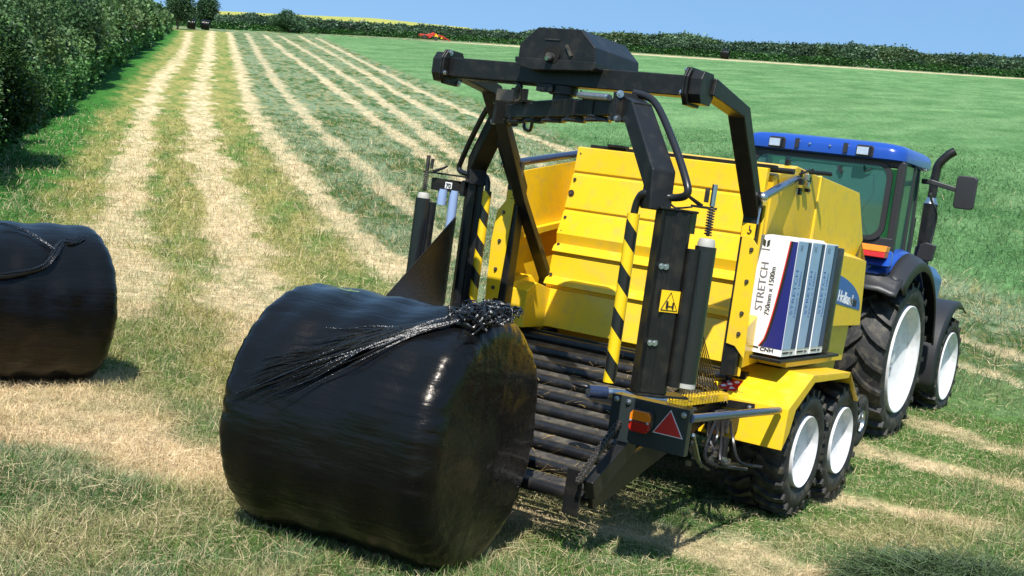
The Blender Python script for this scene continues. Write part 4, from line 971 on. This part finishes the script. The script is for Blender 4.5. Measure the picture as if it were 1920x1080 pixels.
# wheels ------------------------------------------------------------------------
def wheel(cx_out, y, z, r, w, rim_r, sg, nl, parent, lugs='block', lug_h=.03, steer=0, rim=WHT, dish=.07, name='wheel'):
    """outer face at x=cx_out, axle along x; sg +1 when the outer side faces +x"""
    c = Vector((cx_out-sg*w/2, y, z)); e = bpy.data.objects.new(name, None); COL.objects.link(e); e.parent = parent; e.location = c-parent.location; e.empty_display_size = .1
    if steer: e.rotation_euler = (0, 0, steer)
    hb = w/2; b = MB(); rt = r-lug_h; sh = r*.93
    p = [(-hb*.80, rim_r), (-hb*.97, rim_r+(rt-rim_r)*.3), (-hb, rim_r+(rt-rim_r)*.55), (-hb*.96, rim_r+(rt-rim_r)*.8), (-hb*.86, rt*.965), (-hb*.6, rt*.992), (0, rt), (hb*.6, rt*.992), (hb*.86, rt*.965), (hb*.96, rim_r+(rt-rim_r)*.8), (hb, rim_r+(rt-rim_r)*.55), (hb*.97, rim_r+(rt-rim_r)*.3), (hb*.80, rim_r), (hb*.5, rim_r*.97), (-hb*.5, rim_r*.97)]
    b.lathe(p, c, 'x', 64, closed=True)
    def lug(path, wd, hgt):
        rows = []
        for (a, th) in path:
            rb = rt*(1 if abs(a) < .6*hb else .985 if abs(a) < .9*hb else .95)-.01; rtp = (r if abs(a) < .62*hb else r*.99 if abs(a) < .9*hb else r*.962)
            rows.append([(a, th-wd/2*1.25/r, rb), (a, th+wd/2*1.25/r, rb), (a, th+wd/2/r, rtp), (a, th-wd/2/r, rtp)])
        vs = [c+Vector((a, math.cos(t)*q, math.sin(t)*q)) for row in rows for a, t, q in row]; fs = [(0, 1, 2, 3), tuple(4*len(rows)-4+k for k in (3, 2, 1, 0))]
        for i in range(len(rows)-1):
            for k in range(4): fs.append((4*i+k, 4*i+4+k, 4*i+4+(k+1) % 4, 4*i+(k+1) % 4))
        b.add(vs, fs)
    for k in range(nl):
        th0 = 2*math.pi*k/nl
        if lugs == 'ag':
            for s2 in (1, -1):
                o = th0+(math.pi/nl if s2 < 0 else 0)
                lug([(s2*hb*x, o+R_(q)) for x, q in ((-.06, 0), (.15, 4.5), (.4, 9), (.7, 12.5), (.93, 14.5), (1.0, 15))], r*.052, lug_h)
        elif lugs == 'block':
            for s2 in (1, -1):
                o = th0+(math.pi/nl if s2 < 0 else 0)
                lug([(s2*hb*x, o+R_(q)) for x, q in ((.04, 0), (.22, 3), (.5, 9), (.75, 11), (.95, 11.5), (1.0, 11.5))], r*.085, lug_h)
                lug([(s2*hb*x, o+R_(q)) for x, q in ((.04, 0), (.05, 6))], r*.06, lug_h)
    if lugs == 'rib':
        for a in (-.6, -.2, .2, .6): b.lathe([(hb*a-.012, rt*.985), (hb*a-.01, r), (hb*a+.01, r), (hb*a+.012, rt*.985)], c, 'x', 48)
    b.v = [q-c+c for q in b.v]; b.build('tyre', RUB, e, smooth=True)
    b = MB(); o = sg*hb
    P = [(o*.80, rim_r*1.0), (o*.98, rim_r*1.0), (o*1.0, rim_r*.985), (o*.97, rim_r*.95), (o*.93, rim_r*.93), (o-sg*dish*.9, rim_r*.90), (o-sg*dish*1.25, rim_r*.55), (o-sg*dish*1.3, rim_r*.3), (o-sg*dish*1.3, rim_r*.0)]
    b.lathe(P, c, 'x', 48); b.lathe([(-o*.82, rim_r), (-o*.5, rim_r*.93), (-o*.3, 0)], c, 'x', 32)
    rm = b.build('rim', rim, e, smooth=True)
    b = MB()
    for k in range(8 if r > .5 else 6):
        a = 2*math.pi*k/(8 if r > .5 else 6); q = c+Vector((o-sg*dish*.80, math.cos(a)*rim_r*.33, math.sin(a)*rim_r*.33))-Vector((sg*dish*.5, 0, 0)); b.cyl(q, q+Vector((sg*.015, 0, 0)), .012*(1+r*.4), 6)
    b.lathe([(o-sg*dish*1.3, rim_r*.15), (o-sg*dish*.95, rim_r*.14), (o-sg*dish*.9, rim_r*.1), (o-sg*dish*.9, 0)], c, 'x', 20)
    b.build('hub', rim, e, smooth=False)
    return e
for sg in (1, -1):
    for y in (8.05, 8.84): wheel(XC+sg*1.25, y, .42, .435, .40, .24, sg, 22, BW)
    wheel(XC+sg*1.13, 9.72, .46, .205, .13, .085, sg, 0, BW, 'rib', .012, rim=CHR, dish=.03, name='gauge_wheel')
b = MB(); b.bar((XC+1.0, 9.0, .62), (XC+1.0, 9.75, .5), .05, .08); b.bar((XC+.9, 9.72, .46), (XC+1.05, 9.72, .46), .05, .05)
b.sheet([(XC+.95, 8.75, .80), (XC+.95, 9.0, .86), (XC+.95, 9.3, .78), (XC+.95, 9.45, .6)], (.22, 0, 0), .01)
part(b, 'pickup_arm', BLK, .004)
# rack with reels
b = MB(); b.box(-2.95, -2.62, 7.63, 8.84, 1.008, 1.028, BLK); b.box(-2.90, -2.66, 7.86, 8.82, .965, 1.008, YEL); b.box(-3.0, -2.7, 7.9, 8.6, .945, .965, BLK)
for y in (7.8, 8.08, 8.36, 8.66): b.box(-2.80, -2.70, y-.03, y+.03, 1.028, 1.043, ORL)
part(b, 'reel_rack', BLK, .003)

# boxed film reels standing on the rack
XR = -2.645
def film_box(y0, label, first):
    e = thing('film_box', label, 'box', (-2.78, y0+.125, 1.029), 'boxed stretch film reels on the rack')
    x0, x1, y1, z0, z1 = XR-.27, XR, y0+.262, 1.045, 1.795
    b = MB(); b.box(x0, x1, y0, y1, z0, z1, WPAP)
    b.prism([(x0+.01, y0+.01, z1), (x1-.01, y0+.01, z1), (x1-.06, y0+.12, z1+.012), (x0+.05, y0+.12, z1+.012)], (0, 0, .003), WPAP)
    b.build('carton', WPAP, e, .006)
    b = MB(); yf = y0-.0025; W_ = x1-x0; H_ = z1-z0
    if first:
        def fx(u, v): return (x0+u*W_, yf, z0+v*H_)
        N_ = 14; cur = lambda v: .50+.34*(1-(1-v)**2.2) if v > 0 else .50
        def strip(du0, du1, m, off_, umax=None):
            pts = []
            for i in range(N_+1): v = .06+.925*i/N_; u = .40+.40*min(1, (i/N_))**.5; pts.append((min(1, u+du0), v))
            q = []
            for i in range(N_+1): v = .06+.925*i/N_; u = .40+.40*min(1, (i/N_))**.5; q.append((min(1, u+du1) if umax is None else umax, v))
            vs = [Vector(fx(*p))-Vector((0, off_, 0)) for p in pts]+[Vector(fx(*p))-Vector((0, off_, 0)) for p in q]
            b.add(vs, [(i, N_+1+i, N_+2+i, i+1) for i in range(N_)], m)
        strip(0, .03, REDP, 0); strip(.03, .09, INK, 0); strip(.09, 1, NAVY, 0, umax=.995)
        b.prism([fx(.02, .048), fx(.42, .040), fx(.42, .052), fx(.02, .060)], (0, -.001, 0), INK)
        b.text('CNH', .032, frame(fx(.46, .025), (1, 0, 0), (0, 0, 1)), INK, 1.3, bold=.001)
        b.text('USSTRETCH'[2:], .072, frame(fx(.36, .36), (0, 0, 1), (-1, 0, 0)), pm('grey_ink', (.16, .16, .2), .5), 1.05)
        b.text('750mm x 1500m', .046, frame(fx(.55, .33), (0, 0, 1), (-1, 0, 0)), INK, 1.0)
        c0 = Vector(fx(.23, .925))
        for j in range(3):
            for k in (-1, 1):
                a = c0+Vector((k*.004, -.0012, -.012+j*.014)); b.add([a, a+Vector((k*.019, 0, .012)), a+Vector((k*.019, 0, .021)), a+Vector((0, 0, .010))], [(0, 1, 2, 3)], INK)
        b.prism([fx(.13, .885), fx(.34, .885), fx(.34, .891), fx(.13, .891)], (0, -.001, 0), pm('grey_ink', (.16, .16, .2), .5))
    xs_ = x1+.0025
    def fy(u, v): return (xs_, y0+u*.262, z0+v*H_)
    def q4(a, b2, c, d, m, o=0):
        b.add([Vector(fy(*p))+Vector((o, 0, 0)) for p in (a, b2, c, d)], [(0, 1, 2, 3)], m)
    q4((.0, .06), (.62, .06), (.72, .99), (.02, .99), LBLU); q4((.62, .06), (.96, .06), (.98, .99), (.80, .99), NAVY, .0004); q4((.60, .06), (.64, .06), (.80, .99), (.72, .99), pm('dark_gap', (.01, .01, .02), .5), .0005)
    b.text('STRETCH', .07, frame(Vector(fy(.30, .36)), (0, 0, 1), (0, -1, 0)), pm('blue_ink', (.05, .09, .28), .5), 1.0)
    b.text('750mm x 1500m', .045, frame(Vector(fy(.55, .33)), (0, 0, 1), (0, -1, 0)), pm('blue_ink', (.05, .09, .28), .5), 1.0)
    q4((.04, .025), (.5, .025), (.5, .04), (.04, .04), INK, .0004); b.text('CNH', .022, frame(Vector(fy(.56, .02)), (0, 1, 0), (0, 0, 1)), INK, 1.2)
    c0 = Vector(fy(.28, .93))
    for j in range(3):
        for k in (-1, 1): a = c0+Vector((.001, k*.010, -.01+j*.013)); b.add([a+Vector((0, 0, -.006)), a+Vector((0, k*.014, .004)), a+Vector((0, 0, .008))], [(0, 1, 2)], INK)
    b.build('print', WPAP, e)
film_box(7.69, 'white and blue film box standing nearest, its broad printed face showing', True)
film_box(7.97, 'second blue and white film box in the row, seen edge on', False)
film_box(8.25, 'third blue and white film box, next to the bare black reel', False)
e = thing('film_reel', 'bare black film reel standing at the right end of the row', 'film reel', (-2.78, 8.66, 1.029))
b = MB(); b.lathe([(1.045, .04), (1.045, .13), (1.06, .135), (1.76, .135), (1.775, .13), (1.775, .04)], (-2.785, 8.665, 0), 'z', 40)
b.build('wound_film', pm('speckled_film', (.02, .02, .018), .35, coat=.3, var=.9, vscale=60, bump=.9, bscale=90, bdist=.006, dust=.1), e, smooth=True)

# ------------------------------------------------------------------ tractor
TC = -3.98
TR = thing('tractor', 'blue tractor with black fenders and white rims pulling the baler', 'tractor', (TC, 13.4, 0))
def tp(b, name, m, bevel=0, smooth=False, parent=TR, label=None): return b.build(name, m, parent, bevel, smooth, label)
for sg in (1, -1):
    wheel(TC+sg*.98, 12.28, .765, .79, .50, .525, sg, 21, TR, 'ag', .045, dish=.12, name='rear_wheel')
    wheel(TC+sg*.83, 14.95, .545, .575, .40, .395, sg, 19, TR, 'ag', .035, dish=.10, steer=-.0, name='front_wheel')
# chassis and hood
b = MB(); b.box(TC-.28, TC+.28, 11.7, 15.6, .55, 1.0); b.cyl((TC-.8, 12.28, .765), (TC+.8, 12.28, .765), .13, 16); b.cyl((TC-.7, 14.95, .545), (TC+.7, 14.95, .545), .09, 14); b.box(TC-.35, TC+.35, 11.5, 11.9, .45, .9)
b.bar((TC-.4, 11.3, .5), (TC-.4, 12.0, .6), .06, .08); b.bar((TC+.4, 11.3, .5), (TC+.4, 12.0, .6), .06, .08)
b.box(TC+.38, TC+.60, 13.0, 14.0, .6, 1.0)
tp(b, 'chassis', DRK, .01)
b = MB(); b.prism([(TC-.36, 13.35, 1.0), (TC-.40, 13.35, 1.75), (TC-.30, 13.35, 1.88), (TC+.30, 13.35, 1.88), (TC+.40, 13.35, 1.75), (TC+.36, 13.35, 1.0)], (0, 2.5, -.25)); tp(b, 'hood', BLU, .03)
# cab: pillars, glass, roof
zc0, zc1 = 1.2, 2.63
def rz(a, c, d): return (a[0]+(c[0]-a[0])*d, a[1]+(c[1]-a[1])*d, a[2]+(c[2]-a[2])*d)
RB, RT = 11.86, 11.92
b = MB()
xr = .76
for sg in (1, -1):
    b.poly_bar([(TC+sg*(xr), 11.95, 1.35), (TC+sg*xr, 11.93, 2.62)], .07, .09, up=(0, 1, 0)); b.poly_bar([(TC+sg*(xr+.02), 12.35, 1.35), (TC+sg*(xr+.0), 12.35, 2.62)], .045, .05, up=(0, 1, 0))
    b.poly_bar([(TC+sg*(xr-.04), 12.86, 1.2), (TC+sg*(xr-.08), 12.80, 2.62)], .05, .06, up=(0, 1, 0))
b.box(TC-.78, TC+.78, 11.88, 11.95, 1.80, 1.90); b.box(TC-.78, TC+.78, 11.89, 11.98, 2.56, 2.63); b.box(TC-.72, TC+.72, 12.80, 12.88, 1.2, 1.35); b.box(TC-.72, TC+.72, 11.9, 12.88, 1.10, 1.22)
tp(b, 'cab_frame', PLA, .01)
# rear window with rounded frame
def rrect(x0, x1, z0, z1, r, n=6):
    o = []
    for q, (cx, cz) in enumerate(((x1-r, z1-r), (x0+r, z1-r), (x0+r, z0+r), (x1-r, z0+r))):
        for i in range(n+1): a = math.pi/2*(q+i/n); o.append((cx+r*math.cos(a), cz+r*math.sin(a)))
    return o
oo = rrect(TC-.72, TC+.70, 1.86, 2.60, .14); ii = rrect(TC-.67, TC+.65, 1.90, 2.57, .12)
b = MB(); n = len(oo); vs = [(x, 11.86, z) for x, z in oo]+[(x, 11.86, z) for x, z in ii]+[(x, 11.885, z) for x, z in oo]+[(x, 11.885, z) for x, z in ii]
fs = []
for i in range(n): j = (i+1) % n; fs += [(i, n+i, n+j, j), (2*n+i, 2*n+j, 3*n+j, 3*n+i), (i, j, 2*n+j, 2*n+i), (n+i, 3*n+i, 3*n+j, n+j)]
b.add(vs, fs, PLA); b.prism([(x, 11.872, z) for x, z in ii], (0, .004, 0), GLS)
b.bar((TC+.18, 11.845, 2.52), (TC+.22, 11.845, 2.46), .02, .03, m=PLA); b.tube([(TC+.42, 11.85, 2.55), (TC+.44, 11.84, 2.50), (TC+.50, 11.84, 2.53)], .008, 6, PLA)
tp(b, 'rear_window', PLA)
b = MB()
for sg in (1, -1):
    x = TC+sg*(xr+.01)
    b.add([(x-.01, 12.38, 1.3), (x-.05, 12.84, 1.3), (x-.08, 12.80, 2.6), (x-.01, 12.38, 2.6)], [(0, 1, 2, 3)], GLS); b.box(x-.002, x+.002, 12.0, 12.32, 1.8, 2.6, GLS)
b.box(TC-.70, TC+.70, 12.82, 12.826, 1.36, 2.6, GLS)
tp(b, 'cab_glass', GLS)
b = MB(); O = [(TC-.80, 2.64), (TC-.81, 2.72), (TC-.74, 2.79), (TC+.74, 2.79), (TC+.81, 2.72), (TC+.80, 2.64)]
for (y0, y1, ins_, m) in [(11.80, 12.98, 0, BLU)]:
    ring = []
    pts = []
    def outl(y_in, x_in, z):
        o = []; X0, X1, Y0, Y1 = TC-.815+x_in, TC+.79-x_in, y0+y_in, y1-y_in; r_ = .16
        for q, (cx, cy) in enumerate(((X1-r_, Y1-r_), (X0+r_, Y1-r_), (X0+r_, Y0+r_), (X1-r_, Y0+r_))):
            for i in range(7): a = math.pi/2*(q+i/6); o.append((cx+r_*math.cos(a), cy+r_*math.sin(a), z))
        return o
    L_ = [outl(.03, .03, 2.615), outl(0, 0, 2.63), outl(0, 0, 2.70), outl(.02, .02, 2.745), outl(.07, .07, 2.775), outl(.25, .22, 2.80)]
    vs = [p for l in L_ for p in l]; n = len(L_[0]); fs = [tuple(range(n-1, -1, -1)), tuple((len(L_)-1)*n+i for i in range(n))]
    for k in range(len(L_)-1):
        for i in range(n): fs.append((k*n+i, k*n+(i+1) % n, (k+1)*n+(i+1) % n, (k+1)*n+i))
    b = MB(); b.add(vs, fs)
rf = tp(b, 'cab_roof', BLU, 0, smooth=True)
b = MB()
for dx in (-.245, .235): b.box(TC+dx-.02, TC+dx+.02, 11.78, 11.81, 2.65, 2.74, PLA)
for dx in (-.12, .08): bolt(b, (TC+dx, 11.798, 2.70), (0, -1, 0), .008)
tp(b, 'roof_bracket', PLA, parent=rf)
for dx in (-.45, .42):
    b = MB(); x = TC+dx; b.prism([(x-.085, 11.795, 2.635), (x+.085, 11.795, 2.635), (x+.085, 11.795, 2.72), (x+.07, 11.795, 2.74), (x-.07, 11.795, 2.74), (x-.085, 11.795, 2.72)], (0, .01, 0), PLA)
    b.box(x-.062, x+.062, 11.73, 11.80, 2.635, 2.725, PLA); b.box(x-.055, x+.055, 11.722, 11.732, 2.642, 2.715, LAMPG)
    tp(b, 'work_light', PLA, .004, parent=rf)
# interior
b = MB(); b.box(TC-.24, TC+.24, 12.2, 12.55, 1.45, 1.6); b.prism([(TC-.24, 12.18, 1.6), (TC+.24, 12.18, 1.6), (TC+.2, 12.12, 2.2), (TC-.2, 12.12, 2.2)], (0, .1, 0)); b.box(TC-.4, TC+.4, 12.65, 12.8, 1.3, 1.75)
b.tube([(TC+.19*math.cos(a), 12.6+.08*math.sin(a), 1.85+.14*math.sin(a)) for a in [k*math.pi/8 for k in range(17)]], .014, 8); b.cyl((TC, 12.7, 1.6), (TC, 12.6, 1.85), .03)
b.tube([(TC+.42, 12.2, 2.5), (TC+.44, 12.2, 2.3), (TC+.36, 12.2, 2.1), (TC+.46, 12.2, 1.9)], .012, 7); b.box(TC+.3, TC+.5, 12.1, 12.5, 1.5, 1.85)
tp(b, 'cab_interior', SEAT, .01)
b = MB(); b.ball((TC+.33, 12.1, 1.95), .022, STY, n=6); b.cyl((TC+.33, 12.1, 1.8), (TC+.33, 12.1, 1.94), .008, 6, PLA); tp(b, 'lever', PLA)
# rear fenders
for sg in (1, -1):
    def X(d): return TC+sg*d
    cy, cz = 12.28, .765
    def arc(r_, a0, a1, n=16): return [(cy+r_*math.cos(R_(a0+(a1-a0)*i/n)), cz+r_*math.sin(R_(a0+(a1-a0)*i/n))) for i in range(n+1)]
    b = MB()
    A = arc(1.02, 131, 22); rows = []
    secs = [(.58, 1.03), (.74, 1.06), (.84, 1.03), (.88, 1.0)]
    vs = []
    for i, q in enumerate(A):
        a = R_(131+(22-131)*i/16)
        for d, rr_ in secs: vs.append((X(d), cy+rr_*math.cos(a), cz+rr_*math.sin(a)))
    fs = []
    for i in range(16):
        for k in range(3): f_ = (4*i+k, 4*i+k+1, 4*i+5+k, 4*i+4+k); fs.append(f_ if sg > 0 else f_[::-1])
    b.add(vs, fs); fo = tp(b, 'rear_fender', BLU, 0, smooth=True); fo.modifiers.new('solid', 'SOLIDIFY').thickness = .02
    b = MB(); vs = []
    for i in range(21):
        a = R_(133+(8-133)*i/20); fl = .03+.02*math.sin(i*.3)
        for d, rr_ in ((.865, 1.022), (.94, .995), (1.01, .95), (1.03, .87)): vs.append((X(d), cy+rr_*math.cos(a), cz+rr_*math.sin(a)))
    fs = []
    for i in range(20):
        for k in range(3): f_ = (4*i+k, 4*i+k+1, 4*i+5+k, 4*i+4+k); fs.append(f_ if sg > 0 else f_[::-1])
    b.add(vs, fs); q_ = b.build('fender_lip', PLA, fo, smooth=True); q_.modifiers.new('solid', 'SOLIDIFY').thickness = .02
    b = MB(); vs = []
    for i in range(5):
        a = R_(128+3.4*i); q_r = 1.035+.02*(i % 2)-.003*i+.03*(i == 4)
        for d in (.56, .70, .84, .94, 1.0): vs.append((X(d), cy+(q_r-(.0 if d < .9 else .05))*math.cos(a), cz+(q_r-(.0 if d < .9 else .05))*math.sin(a)))
    fs = []
    for i in range(4):
        for k in range(4): f_ = (5*i+k, 5*i+5+k, 5*i+6+k, 5*i+k+1); fs.append(f_ if sg > 0 else f_[::-1])
    b.add(vs, fs); q_ = b.build('rear_skirt', PLA, fo, smooth=True); q_.modifiers.new('solid', 'SOLIDIFY').thickness = .02
    b = MB(); vs = [(X(.60), cy+1.0*math.cos(R_(a)), cz+1.0*math.sin(R_(a))) for a in range(132, 7, -10)]+[(X(.60), cy+.9, cz-.1), (X(.60), cy-.62, cz+.1)]
    b.prism(vs, (-sg*.02, 0, 0)); b.build('wheel_house', PLA, fo)
    b = MB(); x0, x1 = sorted((X(.60), X(.90))); b.hexa([(x0, 11.50, 1.64), (x1, 11.50, 1.64), (x1, 11.62, 1.62), (x0, 11.62, 1.62), (x0, 11.66, 1.80), (x1-.05, 11.68, 1.79), (x1-.05, 11.80, 1.78), (x0, 11.80, 1.80)]); b.build('lamp_housing', BLU, fo, .03)
    zz = .06; xm = X(.735); b = MB(); b.hexa([(xm-.115, 11.455, 1.655+zz), (xm+.115, 11.455, 1.655+zz), (xm+.115, 11.60, 1.65+zz), (xm-.115, 11.60, 1.65+zz), (xm-.115, 11.475, 1.705+zz), (xm+.115, 11.475, 1.705+zz), (xm+.115, 11.6, 1.70+zz), (xm-.115, 11.6, 1.70+zz)], RDL)
    b.hexa([(xm-.115, 11.475, 1.707+zz), (xm+.115, 11.475, 1.707+zz), (xm+.115, 11.6, 1.70+zz), (xm-.115, 11.6, 1.70+zz), (xm-.12, 11.50, 1.765+zz), (xm+.12, 11.50, 1.765+zz), (xm+.12, 11.62, 1.76+zz), (xm-.12, 11.62, 1.76+zz)], ORL)
    b.build('tail_light', RDL, fo, .006, label='rounded tail light, orange over red')
    # front fenders
    b = MB(); vs = []; cy2, cz2 = 14.95, .545
    for i in range(19):
        a = R_(198+(62-198)*i/18)
        for d, rr_ in ((.40, .74), (.62, .76), (.82, .755), (.86, .70)): vs.append((X(d), cy2+rr_*math.cos(a), cz2+rr_*math.sin(a)))
    fs = []
    for i in range(18):
        for k in range(3): f_ = (4*i+k, 4*i+k+1, 4*i+5+k, 4*i+4+k); fs.append(f_ if sg > 0 else f_[::-1])
    b.add(vs, fs); q_ = tp(b, 'front_fender', PLA, smooth=True); q_.modifiers.new('solid', 'SOLIDIFY').thickness = .015
    # mirror arm and mirror
    b = MB(); b.poly_bar([(X(.70), 12.95, 2.52), (X(.80), 12.95, 2.52), (X(1.03), 13.0, 2.475)], .05, .07, up=(0, 1, 0)); ma = tp(b, 'mirror_arm', PLA, .008)
    b = MB(); ii = rrect(X(1.13)-.10, X(1.13)+.10, 2.29, 2.62, .04); b.prism([(x, 12.96, z) for x, z in ii], (0, .05, 0)); b.build('mirror', PLA, ma, .01)
# exhaust and air duct
b = MB(); ex, ey = -3.56, 14.6
b.cyl((ex, ey, 1.5), (ex, ey, 2.36), .08, 20, BLK); b.lathe([(2.36, .08), (2.39, .06), (2.43, .052)], (ex, ey, 0), 'z', 20, CHR)
b.tube([(ex, ey, 2.4), (ex, ey, 2.70), (ex+.02, ey, 2.82), (ex+.10, ey+.02, 2.93), (ex+.16, ey+.04, 2.98)], .05, 16, BLK)
tp(b, 'exhaust_pipe', BLK, smooth=True)
b = MB(); b.box(ex-.18, ex-.06, ey-.3, ey-.28, 1.5, 2.18); tp(b, 'heat_shield', BLK, .01)
b = MB(); b.tube([(TC+.72, 13.3, 2.42), (TC+.62, 13.8, 2.36), (TC+.60, 14.2, 2.2), (TC+.56, 14.2, 1.7)], .014, 7); tp(b, 'handrail', PLA, smooth=True)
b = MB(); b.prism([(ex+.05, 14.0, 1.72), (ex+.25, 14.0, 1.72), (ex+.27, 14.0, 1.90), (ex+.16, 14.0, 1.92), (ex+.05, 14.0, 1.86)], (0, .06, 0)); tp(b, 'side_lamp_bracket', PLA, .01)

# ------------------------------------------------------------------ red mower parked under the far hedge
mx, my = -140.5, 190.0; mz = tz1(mx, my)
RM = thing('mower_conditioner', 'red and yellow mower parked in front of the far hedge', 'farm machine', (mx, my, mz))
dv = Vector((.70, .714, 0)); up_ = Vector((0, 0, 1)); o = Vector((mx, my, mz-.1)); pv = Vector((.714, -.70, 0))
def F_(a, h, t=0): return o+dv*a+up_*h+pv*t
b = MB(); b.bar(F_(-2.9, .65), F_(-1.2, .75), 1.5, .35); b.bar(F_(-1.3, .8), F_(-.2, 1.1), 1.0, .5); b.prism([F_(-1.6, .3, -.5), F_(-.9, .3, -.5), F_(.1, 1.2, -.5), F_(-.4, 1.5, -.5), F_(-.9, 1.1, -.5)], pv*1.0); rb_ = b.build('cutter_body', RED, RM, .04)
b = MB(); b.bar(F_(-.2, 1.15), F_(1.7, 1.0), .2, .28); b.bar(F_(1.6, 1.0), F_(3.0, .45), .15, .18); b.bar(F_(1.7, .9), F_(2.1, .1), .1, .12); b.build('drawbar', RED, RM, .02)
b = MB(); b.cyl(F_(.25, .75, .5), F_(.25, .75, .62), .33, 20); b.bar(F_(1.2, .7, .1), F_(1.5, .68, .1), .1, .25); b.bar(F_(-.2, 1.25, .4), F_(.3, 1.2, .4), .1, .15); b.build('yellow_guard', STY, RM)
for a in (-1.9, .2):
    b = MB(); b.cyl(F_(a, .38, .65), F_(a, .38, .9), .38, 20); b.build('wheel', RUB, RM, .03)
b = MB(); b.tube([F_(-.8, 1.3), F_(-.4, 1.75), F_(.1, 1.5)], .06, 6); b.build('hose_arm', DRK, RM)
